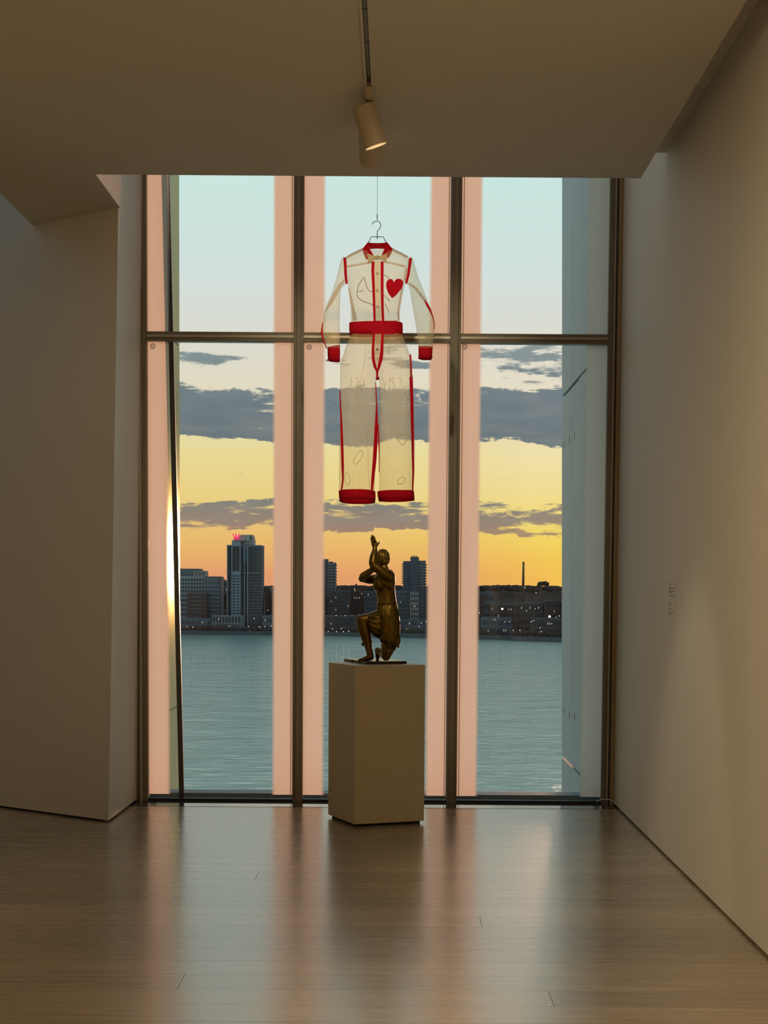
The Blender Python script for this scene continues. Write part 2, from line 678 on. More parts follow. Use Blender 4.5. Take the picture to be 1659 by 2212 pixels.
# floor of long boards
floor = struct('floor', MB().box(XL, XR + .06, YB, 11.038, -.08, -.024).box(XL, -2.2, 11.0381, 13.9, -.08, -.024), M_SHADOW, 'pale pine board floor reflecting the window')
PITCH = .228
y1 = 5.987 + PITCH * 22
y1 = 11.04
joints = {7.15: .392, 5.76: .579, 5.985: -.811}
row = 0
ytop = 11.04
edges = [11.04]
yy = 5.987 + PITCH * 22
while yy > YB:
    if yy < 10.98:
        edges.append(yy)
    yy -= PITCH
edges.append(YB)
for k in range(len(edges) - 1):
    ya, yb = edges[k + 1], edges[k]
    j0 = None
    for key, xj in joints.items():
        if abs(ya - key) < .05:
            j0 = xj
    if j0 is None:
        j0 = (random.uniform(-2.9, -2.1) if random.random() < .85 else random.uniform(-1.5, 1.2)) if 5.2 < ya < 11 else random.uniform(-4, 1)
    cuts = [XL]
    xs = j0
    while xs > XL + .6:
        xs -= 4.3
    xs += 4.3
    while xs < XR - .3:
        if xs > XL + .4:
            cuts.append(xs)
        xs += 4.3
    cuts.append(XR + .05)
    for a, b in zip(cuts[:-1], cuts[1:]):
        MB().box(a + .0009, b - .0009, ya + .0009, yb - .0009, -.022, 0).build('plank', M_WOOD, floor)

# right wall, stopping above a dark shadow gap
wr = struct('wall_right', MB().box(XR, XR + .2, YB, 11.46, .014, ZT), M_PAINT)
struct('gap_shade_right', MB().box(XR + .012, XR + .19, YB, 11.4, -.02, .0139), M_SHADOW)  # recessed near-black strip, painted as the shade under the wall
struct('wall_back', MB().box(XL, XR + .2, YB - .2, YB - .001, -.02, ZT), M_PAINT)
struct('wall_left', MB().box(XL - .2, XL - .001, YB - .2, 14.2, -.02, ZT), M_PAINT)
# angled pier left of the window; its edges lean a little
Cb, Ct = Vector((-1.826, 10.253)), Vector((-1.826 + .0208 * ZT, 10.253))
dirA = Vector((-.79, .613)).normalized()
A = Cb + dirA * 5.52
At_ = Ct + dirA * 5.66
zb = .014
MBp = MB().hexa([(Cb.x, Cb.y, zb), (-1.81, 11.46, zb), (A.x, A.y + .5, zb), (A.x, A.y, zb)],
                [(Ct.x, Ct.y, ZT), (-1.81 + .0208 * ZT * .6, 11.46, ZT), (A.x, A.y + .5, ZT), (A.x, A.y, ZT)])
struct('wall_pier', MBp, M_PAINT)
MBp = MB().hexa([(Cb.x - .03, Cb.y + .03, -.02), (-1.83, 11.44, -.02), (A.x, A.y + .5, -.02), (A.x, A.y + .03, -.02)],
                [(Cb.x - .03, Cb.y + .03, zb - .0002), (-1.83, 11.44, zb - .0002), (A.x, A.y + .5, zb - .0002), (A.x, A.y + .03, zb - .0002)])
struct('gap_shade_pier', MBp, M_SHADOW)  # near-black filler: shade painted into the gap under the pier
# ceiling slab with a notch at the pier, and the shadow strip by the right wall
slab_pts = [(-2.392, YB), (1.379, YB), (1.379, 9.44), (-1.735, 9.44), (-1.735, 10.25), (-2.392, 10.76)]
ceil_ = struct('ceiling', MB().prism(slab_pts, SLAB, 4.35), M_CEIL)
struct('trim_1', MB().box(1.3795, XR - .0005, YB, 9.5, 4.011, 4.35), M_CEIL)
struct('trim_2', MB().box(XL, -2.75, YB, 9.3, SLAB, 4.35), M_CEIL)
struct('trim_3', MB().box(-1.86, -1.7352, 9.44, 10.26, SLAB + .0004, ZT), M_PAINT)
struct('void_light_block', MB().box(-1.735, XR - .001, 9.40, 9.4395, 4.3505, ZT), M_CEIL)  # unseen upstand added to keep rooflight out of the left ceiling slot
struct('ceiling_upper', MB().box(XL, XR + .2, YB, 9.46, ZT + .001, ZT + .2), M_CEIL)
struct('ceiling_alcove', MB().box(XL, -1.82, 11.5, 14.2, ZT + .001, ZT + .2), M_CEIL)

# rooflight over the strip between the slab and the window, with a beam for the hanging wire
rl = empty('window_2', (-.14, 10.4, ZT))
tag(rl, 'rooflight above the window strip', kind='structure')
for k, (xa, xb) in enumerate(((-1.72, -.7), (-.66, .38), (.42, 1.52))):
    MB().box(xa, xb, 9.48, 11.36, ZT + .02, ZT + .032).build('pane', M_GLASS, rl)
for xc in (-1.74, -.68, .40, 1.54):
    MB().box(xc - .02, xc + .02, 9.4601, 11.46, ZT + .0005, ZT + .1).build('roof_bar', M_FRAME, rl)
MB().box(-1.76, 1.56, 10.27, 10.33, ZT - .05, ZT).build('hanging_beam', M_FRAME, rl)

# ------------------------------------------------------------------ window
win = empty('window_1', (0, YW, 0))
tag(win, 'tall three-bay window with bronze frames and frosted edge bands', kind='structure')
X0, X1 = -1.735, 1.448
MUL = [(-.722, -.652), (.358, .431)]
bays = [(X0, MUL[0][0]), (MUL[0][1], MUL[1][0]), (MUL[1][1], X1)]
FT, FB = 11.27, 11.41
for a, b in MUL:
    c_ = (a + b) / 2
    o = MB().box(a, b, FT + .02, FB, 0.0, ZT).build('mullion', M_FRAME, win, bevel=.004)
    MB().box(c_ - .012, c_ + .016, FT, FT + .0199, 0.0, ZT).build('mullion_rib', M_FRAME, o, bevel=.003)
o = MB().box(-1.815, X0, FT + .02, FB, 0.0, ZT).build('jamb_frame', M_FRAME, win, bevel=.004)
MB().box(-1.785, -1.768, FT - .012, FT + .0199, 0.0, ZT).build('frame_rib', M_FRAME_L, o, bevel=.003)
o = MB().box(X1, 1.5, FT + .02, FB, 0.0, ZT).build('jamb_frame', M_FRAME, win, bevel=.004)
MB().box(1.476, 1.487, FT - .012, FT + .0199, 0.0, ZT).build('frame_rib', M_FRAME_L, o, bevel=.003)
MB().box(1.5005, XR - .0005, FT - .02, FB, 0.0, ZT).build('jamb_trim', M_TRIM, win, bevel=.004)
for a, b in bays:
    o = MB().box(a, b, FT + .035, FB - .01, 3.196, 3.259).build('transom', M_FRAME, win, bevel=.003)
    MB().box(a, b, FT + .02, FT + .0349, 3.218, 3.236).build('transom_rib', M_FRAME_L, o, bevel=.002)
    MB().box(a, b, YW - .02, YW + .03, .005, .018).build('gasket', M_GASKET, win)
GL = .0
for bi, (a, b) in enumerate(bays):
    for z0, z1 in ((.018, 3.1955), (3.2595, ZT)):
        pane = MB().box(a + .0005, b - .0005, YW, YW + .012, z0, z1).build('pane', M_GLASS, win)
        for side in (0, 1):
            w_ = .152
            xa, xb = (a, a + w_) if side == 0 else (b - w_, b)
            n_ = 8
            vs, fs, att = [], [], []
            for i in range(n_ + 1):
                x = xa + (xb - xa) * i / n_
                vs += [(x, YW + .018, z0 + (.026 if z0 < 1 else 0)), (x, YW + .018, z1)]
                e = i / n_ if side == 0 else 1 - i / n_
                att += [e, e]
                if i:
                    fs.append((2 * i - 2, 2 * i, 2 * i + 1, 2 * i - 1))
            fm = MB().add(vs, fs)
            fo = fm.build('frit_band', M_FRIT, pane)
            al = fo.data.attributes.new('edge', 'FLOAT', 'POINT')
            for i, e in enumerate(att):
                al.data[i].value = e
        # glazing spacer line
        sx_ = b - .014 if bi != 2 else a + .016
        MB().box(sx_ - .0022, sx_ + .0022, YW - .004, YW - .0005, z0 + .004, z1).build('spacer', M_TRIM, pane)
        if z0 < 1:
            mk = at((330, 668, 1004)[bi], (748, 750, 749)[bi], YW)
            ring = [(mk.x + .016 * math.cos(k * math.pi / 10), YW - .0012, mk.z + .016 * math.sin(k * math.pi / 10)) for k in range(21)]
            st = MB().tube(ring, .0022, 6).build('glass_stamp', M_DARKM, pane)
            MB().tube([(mk.x - .009, YW - .0012, mk.z + .005), (mk.x + .009, YW - .0012, mk.z + .005)], .0018, 5).tube(
                [(mk.x - .009, YW - .0012, mk.z - .005), (mk.x + .009, YW - .0012, mk.z - .005)], .0018, 5).build('stamp_mark', M_DARKM, st)
sill = struct('window_sill', MB().box(-1.84, XR + .01, 11.041, 11.46, -.03, .0015), M_SILL, 'dark polished sill strip under the window')
struct('outer_ledge', MB().box(-1.84, 1.7, 11.5, 11.7, -.15, .036), M_LEDGE, 'grey ledge outside the window')
# small white cable lying in the corner of the sill
cab = MB().tube([at(1288, 1731, 11.2), at(1300, 1727, 11.24), at(1315, 1727, 11.22), at(1326, 1731, 11.2), at(1329, 1737, 11.17)], .004, 6)
tag(cab.build('cable', M_CARD, smooth=True), 'thin white cable in the floor corner beside the window', 'cable')

# exterior reveals
er = empty('steel_reveal', (-1.75, 11.5, -2))
tag(er, 'shiny steel cladding panel outside the window reflecting the sunset', 'cladding')
for k, (za, zb_) in enumerate(((-3, .55), (.56, 3.4), (3.41, 6.2))):
    MB().box(-1.815, -1.737, 11.72, 13.02, za, zb_).build('cladding_panel', M_REVEAL, er)
rp = empty('grey_pier', (1.5, 11.6, -4))
tag(rp, 'blue-grey panelled pier outside the window with bolt slots and seams', 'pier')


def revy(z):
    return 14.02 + .13 * z


def seamy(z):
    return 13.27 + .105 * z


SEAM = [(-4, .046), (.070, 3.176), (3.206, 6.3)]
for za, zb_ in SEAM:
    for fa, fb in ((lambda z: 11.72, lambda z: seamy(z) - .005), (lambda z: seamy(z) + .005, revy)):
        MB().hexa([(1.447, fa(za), za), (1.8, fa(za), za), (1.8, fb(za), za), (1.447, fb(za), za)],
                  [(1.447, fa(zb_), zb_), (1.8, fa(zb_), zb_), (1.8, fb(zb_), zb_), (1.447, fb(zb_), zb_)]).build('panel', M_CONC, rp)
MB().box(1.456, 1.79, 11.8, 13.2, -4, 6.2).build('core', M_DARKM, rp)
for px, py in ((1241, 942), (1230, 950), (1218, 960), (1241, 1549), (1230, 1544), (1218, 1534)):
    r_ = ray(px, py)
    p_ = EYEV + r_ * (1.447 / r_.x)
    MB().box(1.4458, 1.4475, p_.y - .018, p_.y + .018, p_.z - .03, p_.z + .03).build('bolt_slot', M_GASKET, rp)
# leaning strut outside the left bay
pa, pb = at(364, 480, 11.44), at(393, 1716, 11.44)
d_ = (pa - pb).normalized()
zl = .0016
pb2 = pb + d_ * ((zl - pb.z) / d_.z)
pa2 = pa + d_ * 1.6
tag(MB().hexa([(pb2.x - .019, 11.425, zl), (pb2.x + .016, 11.425, zl), (pb2.x + .016, 11.455, zl), (pb2.x - .019, 11.455, zl)],
              [(pa2.x - .019, 11.425, pa2.z), (pa2.x + .016, 11.425, pa2.z), (pa2.x + .016, 11.455, pa2.z), (pa2.x - .019, 11.455, pa2.z)]).build('leaning_strut', M_DARKM),
    'dark leaning metal strut outside the window', 'strut')

# ------------------------------------------------------------------ wall label
lb = empty('wall_label', (XR - .002, 9.006, 1.35))
tag(lb, 'small pale text label on the white side wall', 'label')
MB().box(XR - .0022, XR - .0003, 8.89, 9.122, 1.353, 1.558).build('card', M_CARD, lb)
for i, (dz_, w_) in enumerate(((.190, .03), (.181, .06), (.160, .18), (.151, .06), (.142, .16), (.133, .12), (.118, .18), (.112, .03),
                               (.087, .04), (.078, .07), (.069, .07), (.048, .08), (.039, .05), (.024, .17), (.017, .03))):
    MB().box(XR - .0026, XR - .00225, 9.105 - w_, 9.105, 1.353 + dz_, 1.353 + dz_ + .0035).build('text_line', M_INK, lb)

# ------------------------------------------------------------------ track and spotlights
trk = empty('light_track', (-.145, 4, SLAB))
tag(trk, 'pale ceiling light track with dark slot', 'track')
TX = -.145
MB().box(TX - .023, TX - .0105, 1.0, 8.02, SLAB - .006, SLAB - .0005).build('flange', M_CEIL, trk)
MB().box(TX + .0105, TX + .023, 1.0, 8.02, SLAB - .006, SLAB - .0005).build('flange', M_CEIL, trk)
MB().box(TX - .0104, TX + .0104, 1.0, 7.70, SLAB - .0015, SLAB - .0005).build('channel', M_TRACKD, trk)
MB().box(TX - .004, TX + .004, 1.0, 7.62, SLAB - .004, SLAB - .0016).build('conductor', M_FRAME, trk)
MB().box(TX - .0104, TX + .0104, 7.70, 7.76, SLAB - .005, SLAB - .0005).build('end_cap', M_FRAME, trk)
for yc in (6.2, 6.75, 7.15):
    MB().box(TX - .0104, TX + .0104, yc, yc + .012, SLAB - .0045, SLAB - .0016).build('clip', M_TRACKD, trk)


def spot(label, mount_y, top, bot, rad, lit, cone=46):
    root = empty('spotlight', (TX, mount_y, SLAB - .006))
    tag(root, label, 'spotlight', 'ceiling spotlights')
    MB().box(TX - .021, TX + .021, mount_y - .11, mount_y + .13, SLAB - .036, SLAB - .0062).build('adapter', M_LAMP, root, bevel=.004)
    top, bot = Vector(top), Vector(bot)
    ax = (bot - top).normalized()
    u = ax.cross(Vector((0, 1, 0.01))).normalized()
    w = u.cross(ax)
    n = 32
    rg = lambda c, r_: [c + (u * math.cos(2 * math.pi * k / n) + w * math.sin(2 * math.pi * k / n)) * r_ for k in range(n)]
    b = MB()
    b.rings([rg(top, rad * .9), rg(top + ax * .006, rad), rg(bot, rad), rg(bot, rad * .93), rg(bot - ax * .05, rad * .88)], True, False)
    hs = b.build('housing', M_LAMP, root)
    MB().rings([rg(bot - ax * .05, rad * .88), rg(bot - ax * .075, rad * .4)], False, True).build('reflector', M_REFL, root, smooth=True)
    MB().rings([rg(bot - ax * .03, rad * .55), rg(bot - ax * .031, rad * .55)]).build('bulb', M_BULB, root)
    MB().tube([bot - ax * .012 + u * rad * .9, bot - ax * .012 - u * rad * .9], .002, 6).build('cross_bar', M_TRACKD, root)
    stem_end = top + ax * .05
    MB().tube([(TX, mount_y + .08, SLAB - .03), (TX, mount_y + .08, SLAB - .07), stem_end], .011, 10).build('stem', M_LAMP, root)
    l = bpy.data.lights.new('spot_lamp', 'SPOT')
    l.energy, l.color, l.spot_size, l.spot_blend, l.shadow_soft_size = lit, (1, .82, .52), R(cone), .5, .04
    lo = bpy.data.objects.new('spot_lamp', l)
    C.objects.link(lo)
    lo.location = bot + ax * .012
    lo.rotation_euler = ax.to_track_quat('-Z', 'Y').to_euler()
    return root


t1, b1 = at(784, 227, 7.90), at(812, 316, 7.925)
spot('cream cylinder spotlight tilted sideways with lit mouth at end of ceiling track', 7.85, t1, b1, .056, 40, 44)
b2 = at(801, 344, 8.34)
t2 = b2 + Vector((0, -.187, .09))
spot('cream cylinder spotlight behind the lit one with its mouth turned to the window', 8.16, t2, b2, .058, 75, 58)

# ------------------------------------------------------------------ pedestal
ang = math.atan2(.183, .441)
e1 = Vector((math.cos(ang), math.sin(ang)))
e2 = Vector((-math.sin(ang), math.cos(ang)))
P0 = Vector((-.256, 10.127))
S = .479
PC = P0 + e1 * S / 2 + e2 * S / 2
ped = empty('pedestal', (PC.x, PC.y, 0))
tag(ped, 'tall cream painted pedestal standing on the floor under the statue', 'pedestal')


def rect(o_, a, b, c_, d__):
    return [tuple(o_ + e1 * x + e2 * y) for x, y in ((a, c_), (b, c_), (b, d__), (a, d__))]


PB = MB().prism(rect(P0, 0, S, 0, S), .018, 1.018)
PB.build('body', M_PED, ped, bevel=.0015)
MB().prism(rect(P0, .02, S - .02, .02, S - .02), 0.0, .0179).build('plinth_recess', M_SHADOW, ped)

# ------------------------------------------------------------------ statue
SY = 10.42
K = .1402
SC = K * SY / F * 1.07


def sp(zx, zy, dy=0.0):
    """zoomed statue coordinate -> world"""
    return at(720 + zx * K, 1140 + zy * K, SY + dy)


st = empty('statue', sp(620, 2060))
tag(st, 'gilded bronze kneeling figure with raised arms on the pedestal', 'statue')
B = MB()


def limb(pts):
    for (a, ra), (b, rb) in zip(pts[:-1], pts[1:]):
        B.capsule(sp(*a), sp(*b), ra * SC, rb * SC)


# torso
limb([((828, 1160, 0), 136), ((815, 1040, 0), 134), ((795, 920, 0), 146), ((785, 820, 0), 155)])
B.ellipsoid(sp(785, 830, 0), 165 * SC, 190 * SC, 140 * SC)
B.ellipsoid(sp(715, 880, -.04), 98 * SC, 90 * SC, 100 * SC)       # chest
B.ellipsoid(sp(715, 880, .05), 98 * SC, 90 * SC, 100 * SC)
B.ellipsoid(sp(862, 800, -.05), 88 * SC, 85 * SC, 150 * SC)      # shoulder blade
B.ellipsoid(sp(852, 800, .05), 88 * SC, 85 * SC, 150 * SC)
B.ellipsoid(sp(840, 1240, 0), 145 * SC, 150 * SC, 130 * SC)       # pelvis
# neck and head
limb([((800, 720, .0), 80), ((778, 610, .01), 62)])
# near arm: shoulder, elbow, forearm up, wrist
limb([((864, 752, -.072), 84), ((740, 672, -.09), 72), ((628, 592, -.09), 64), ((612, 540, -.087), 62),
      ((622, 450, -.075), 58), ((640, 350, -.055), 39), ((640, 310, -.05), 36)])
# far arm folded, elbow out to the left
limb([((720, 780, .085), 72), ((560, 800, .06), 64), ((440, 785, .02), 50), ((460, 745, -.005), 54), ((560, 675, -.03), 46), ((628, 640, -.04), 34)])
B.ellipsoid(sp(655, 628, -.05), 45 * SC, 30 * SC, 24 * SC)
# raised hand
B.ellipsoid(sp(634, 252, -.038), 44 * SC, 34 * SC, 64 * SC, rot=Matrix.Rotation(R(-9), 3, 'Y'))
B.ellipsoid(sp(624, 216, -.036), 44 * SC, 42 * SC, 36 * SC)
for (xa, ya_), (xm, ym), (xt, yt), dyy, r_ in (((644, 208), (638, 160), (620, 126), -.056, 14), ((628, 200), (614, 152), (600, 113), -.042, 14.5),
                                                ((612, 205), (598, 160), (588, 124), -.028, 14), ((598, 218), (584, 185), (577, 158), -.014, 12)):
    B.capsule(sp(xa, ya_, dyy), sp(xm, ym, dyy), r_ * SC * 1.15, r_ * SC, 10, 4)
    B.capsule(sp(xm, ym, dyy), sp(xt, yt, dyy + .002), r_ * SC, r_ * SC * .75, 10, 4)
B.capsule(sp(652, 288, -.046), sp(684, 252, -.05), 24 * SC, 18 * SC, 10, 4)
B.capsule(sp(684, 252, -.05), sp(710, 222, -.052), 18 * SC, 11 * SC, 10, 4)
# raised leg: thigh, knee, shin, foot
limb([((800, 1370, .02), 140), ((600, 1420, .0), 110), ((448, 1430, -.01), 86)])
limb([((448, 1440, -.01), 86), ((478, 1560, -.01), 92), ((510, 1700, -.01), 74), ((540, 1830, -.01), 54), ((560, 1930, -.01), 48), ((575, 1985, -.01), 46)])
limb([((578, 2000, -.01), 42), ((520, 2010, -.012), 38), ((440, 2028, -.014), 22), ((392, 2036, -.016), 14)])
limb([((470, 2022, .006), 24), ((400, 2036, .012), 13)])
# kneeling leg
limb([((860, 1450, -.02), 150), ((855, 1700, -.035), 105), ((835, 1880, -.05), 95), ((815, 1985, -.055), 62)])
limb([((815, 1990, -.05), 58), ((780, 1950, .02), 62), ((715, 1905, .07), 54), ((690, 1890, .085), 50)])
limb([((690, 1890, .085), 48), ((684, 1960, .10), 34), ((680, 2030, .105), 22)])
body_me = B.mesh('body')
body = bpy.data.objects.new('body', body_me)
C.objects.link(body)


def remesh(o, vox, smooth_it=8, sub=None):
    md = o.modifiers.new('r', 'REMESH')
    md.mode = 'VOXEL'
    md.voxel_size = vox
    s_ = o.modifiers.new('s', 'SMOOTH')
    s_.factor, s_.iterations = .5, smooth_it
    dg = bpy.context.evaluated_depsgraph_get()
    me = bpy.data.meshes.new_from_object(o.evaluated_get(dg))
    o.modifiers.clear()
    o.data = me
    for p_ in me.polygons:
        p_.use_smooth = True


remesh(body, .0027, 6)
body.data.materials.append(M_BRONZE)
set_parent(body, st)
# head with face
H_ = MB()
H_.ellipsoid(sp(748, 490, .01), 92 * SC, 84 * SC, 118 * SC)
H_.ellipsoid(sp(715, 560, .012), 62 * SC, 62 * SC, 62 * SC)
H_.ellipsoid(sp(668, 595, .022), 26 * SC, 30 * SC, 24 * SC)                   # chin
H_.capsule(sp(664, 470, .022), sp(644, 528, .026), 11 * SC, 15 * SC)          # nose
H_.ellipsoid(sp(662, 455, .022), 22 * SC, 58 * SC, 14 * SC)                   # brow
H_.ellipsoid(sp(654, 560, .024), 16 * SC, 30 * SC, 8 * SC)                    # lips
H_.ellipsoid(sp(656, 574, .024), 15 * SC, 26 * SC, 8 * SC)
H_.ellipsoid(sp(672, 488, -.002), 13 * SC, 13 * SC, 9 * SC)                   # eyes
H_.ellipsoid(sp(672, 488, .042), 13 * SC, 13 * SC, 9 * SC)
H_.ellipsoid(sp(768, 520, -.024), 24 * SC, 12 * SC, 36 * SC)                  # ears
H_.ellipsoid(sp(768, 520, .046), 24 * SC, 12 * SC, 36 * SC)
hd = bpy.data.objects.new('head', H_.mesh('head'))
C.objects.link(hd)
remesh(hd, .003, 3)
hd.data.materials.append(M_BRONZE)
set_parent(hd, st)
G = MB()
rnd = random.Random(3)
G.ellipsoid(sp(765, 460, .01), 84 * SC, 80 * SC, 108 * SC)
NC = 190
for i in range(NC):
    vz = 1 - 2 * (i + .5) / NC
    ph = i * 2.399963
    rr = math.sqrt(1 - vz * vz)
    v = Vector((rr * math.cos(ph), rr * math.sin(ph), vz))
    if (v.x < -.5 and v.z < .5) or v.z < -.8:
        continue
    c_ = sp(764, 466, .01) + Vector((v.x * 90 * SC, v.y * 86 * SC, v.z * 118 * SC))
    ax = Vector((rnd.uniform(-1, 1), rnd.uniform(-1, 1), rnd.uniform(-.6, .6))).cross(v).normalized() * 17 * SC
    r_ = rnd.uniform(9, 13) * SC
    G.capsule(c_ - ax, c_ + ax + v * 5 * SC, r_, r_ * .8, 8, 3)
G.ellipsoid(sp(800, 588, .012), 40 * SC, 62 * SC, 26 * SC)
hr = bpy.data.objects.new('hair', G.mesh('hair'))
C.objects.link(hr)
remesh(hr, .0022, 1)
hr.data.materials.append(M_BRONZE)
set_parent(hr, hd)

# pleated skirt, near-side fall over the kneeling leg
rows = [(1175, 682, 968, .060), (1230, 680, 985, .068), (1320, 678, 1010, .078), (1450, 686, 1030, .086), (1600, 700, 1028, .088), (1720, 712, 1022, .088), (1800, 722, 1016, .088)]
n = 272
rings_ = []
for k, (zy, xl, xr_, dep) in enumerate(rows):
    t_ = k / (len(rows) - 1)
    rg = []
    for i in range(n):
        ph = 2 * math.pi * i / n
        sw = ph + .75 * t_
        pl = 1 + (.03 + .12 * t_ ** .6) * (1 - 2 * abs(math.sin(8.5 * sw)) ** .7) + .02 * t_ * math.sin(31 * sw + 1)
        cx = (xl + xr_) / 2 + (xr_ - xl) / 2 * math.cos(ph) * (pl if abs(math.cos(ph)) < .97 else 1)
        hem = (cx - 860) * .30 * t_ ** 2 + (6 * math.sin(15 * sw) if k == len(rows) - 1 else 0)
        rg.append(sp(cx, zy + hem, -.02 * t_ + dep * math.sin(ph) * pl))
    rings_.append(rg)
# inner face so that the cloth has thickness
inner = [[p_ + (Vector((sum(q.x for q in rg) / n, sum(q.y for q in rg) / n, p_.z)) - p_) * .04 for p_ in rg] for rg in rings_]
sk = MB().rings(rings_ + inner[::-1], False, False)
sk.build('skirt', M_BRONZE, st, smooth=True)
# under-skirt edge
rg2 = []
for zy, xl, xr_ in ((1760, 738, 985), (1850, 745, 968), (1872, 752, 955)):
    rg2.append([sp((xl + xr_) / 2 + (xr_ - xl) / 2 * math.cos(2 * math.pi * i / 60) * (1 + .03 * math.sin(9 * i / 60 * 2 * math.pi)),
                   zy + 25 * math.cos(2 * math.pi * i / 60), -.03 + .062 * math.sin(2 * math.pi * i / 60)) for i in range(60)])
MB().rings(rg2, False, False).build('underskirt', M_BRONZE_D, st, smooth=True)
# drapery over the raised thigh
rings_ = []
for k, (zx, yt, yb_, dep) in enumerate(((745, 1270, 1720, .085), (680, 1298, 1690, .085), (620, 1312, 1640, .078), (570, 1322, 1560, .07), (536, 1332, 1500, .062))):
    rg = []
    t_ = k / 4
    for i in range(64):
        ph = 2 * math.pi * i / 64
        pl = 1 + (.05 + .05 * t_) * math.sin(13 * ph + 2.5 * t_)
        rg.append(sp(zx + 12 * t_ * math.sin(9 * ph) + (12 * math.cos(ph) if k else 0), (yt + yb_) / 2 - (yb_ - yt) / 2 * math.cos(ph) * (1 if math.cos(ph) > .9 else pl), dep * math.sin(ph) * pl))
    rings_.append(rg)
MB().rings(rings_, True, False).build('thigh_drape', M_BRONZE, st, smooth=True)
# cloth falling over the knee on the far side
top_pts, fall = [], []
cols_ = 26
grid = []
for j in range(8):
    rw = []
    for i in range(cols_):
        u_ = i / (cols_ - 1)
        zx = 655 - 272 * u_
        zy = 1306 + 44 * u_ + (14 * math.sin(u_ * 17) * u_)
        v_ = j / 7
        if v_ < .35:
            dyy = .0 + .07 * v_ / .35
            zy2 = zy - 4
        else:
            dyy = .072 + .012 * math.sin(u_ * 26 + 1)
            zy2 = zy + (v_ - .35) / .65 * (250 + 22 * math.sin(u_ * 15))
        rw.append(sp(zx - (10 * math.sin(v_ * 19 + u_ * 3) + 14 * v_) * u_, zy2, dyy))
    grid.append(rw)
back_ = [[p_ + Vector((0, .004, -.004)) for p_ in rw] for rw in grid]
MB().rings(grid + back_[::-1], False, False, closed=False).build('knee_cloth', M_BRONZE_D, st, smooth=True)
# belt and leg bands
bl = [sp(824 + 150 * math.cos(2 * math.pi * i / 40), 1165 + 6 * math.sin(i), .063 * math.sin(2 * math.pi * i / 40)) for i in range(41)]
MB().tube(bl, 11 * SC, 8).build('belt', M_BRONZE, st, smooth=True)
bl = [sp(824 + 150 * math.cos(2 * math.pi * i / 40), 1187, .063 * math.sin(2 * math.pi * i / 40)) for i in range(41)]
MB().tube(bl, 8 * SC, 8).build('belt', M_BRONZE, st, smooth=True)
bl = [sp(528 + 76 * math.cos(2 * math.pi * i / 32), 1765 - 10 * math.cos(2 * math.pi * i / 32), -.01 + .030 * math.sin(2 * math.pi * i / 32)) for i in range(33)]
MB().tube(bl, 9 * SC, 8).build('leg_band', M_BRONZE, st, smooth=True)
B = MB()
B.ellipsoid(sp(455, 1795, -.01), 20 * SC, 20 * SC, 26 * SC)
B.build('band_knot', M_BRONZE_D, st, smooth=True)
# cast base plate
pbn = at(792, 1437.0, 10.33)
Q0 = Vector((pbn.x, 10.30))
zt = 1.0185
bp = MB().prism(rect(Q0, 0, .277, 0, .41), zt, zt + .0195).build('base_plate', M_BRONZE_D, st, bevel=.0012)
for a_, c__ in ((.06, -.004), (.19, -.004)):
    MB().prism(rect(Q0, a_, a_ + .008, c__, .0), zt, zt + .0195).build('plate_lug', M_BRONZE_D, bp)
for c__ in (.12, .25):
    MB().prism(rect(Q0, -.004, 0, c__, c__ + .01), zt, zt + .0195).build('plate_lug', M_BRONZE_D, bp)

# ------------------------------------------------------------------ hanging jumpsuit
JY = 10.3
K1 = 300 / 1659.0
K2 = 250 / 1659.0


def j1t(zx, zy, dy=0.0):
    """level rings: the whole ring keeps the height of the tube axis"""
    p_ = at(670 + zx * K1, 440 + zy * K1, JY)
    return Vector((p_.x, JY + dy, p_.z))


def j2t(zx, zy, dy=0.0):
    p_ = at(690 + zx * K2, 780 + zy * K2, JY)
    return Vector((p_.x, JY + dy, p_.z))


def j1(zx, zy, dy=0.0):
    return at(670 + zx * K1, 440 + zy * K1, JY + dy)


def j2(zx, zy, dy=0.0):
    return at(690 + zx * K2, 780 + zy * K2, JY + dy)


suit = empty('jumpsuit', j1(800, 2080))
tag(suit, 'sheer cream jumpsuit with red trim, belt and heart hanging before the window', 'jumpsuit')


def interp(rows_, y):
    for a, b in zip(rows_[:-1], rows_[1:]):
        if a[0] <= y <= b[0]:
            t_ = (y - a[0]) / (b[0] - a[0])
            t2 = t_
            return [a[i] + (b[i] - a[i]) * t2 for i in range(len(a))]
    return rows_[-1] if y > rows_[-1][0] else rows_[0]


def cloth_tube(name, rows_, fn, material, step=25, n=56, wr=.006, seed=0, amp_front=1.0):
    """rows: (y, x left, x right, half depth[, dy centre])"""
    ys = []
    y = rows_[0][0]
    while y < rows_[-1][0]:
        ys.append(y)
        y += step
    ys.append(rows_[-1][0])
    rg_ = []
    for y in ys:
        r_ = interp(rows_, y)
        xl, xr_, dep = r_[1], r_[2], r_[3]
        dc = r_[4] if len(r_) > 4 else 0
        ring = []
        for i in range(n):
            ph = 2 * math.pi * i / n
            c_, s_ = math.cos(ph), math.sin(ph)
            cx = (xl + xr_) / 2 + (xr_ - xl) / 2 * math.copysign(abs(c_) ** .8, c_)
            p_ = fn(cx, y, dc + dep * math.copysign(abs(s_) ** .8, s_))
            nz = noise.noise(Vector((p_.x * 22 + seed, ph * 1.2, p_.z * 5)))
            nz2 = noise.noise(Vector((p_.x * 9 - seed, ph, p_.z * 14 + 5)))
            k_ = abs(s_)
            p_.y += (nz * wr + nz2 * wr * .6) * k_
            ring.append(p_)
        rg_.append(ring)
    o_ = MB().rings(rg_, False, False).build(name, material, suit, smooth=True)
    return o_


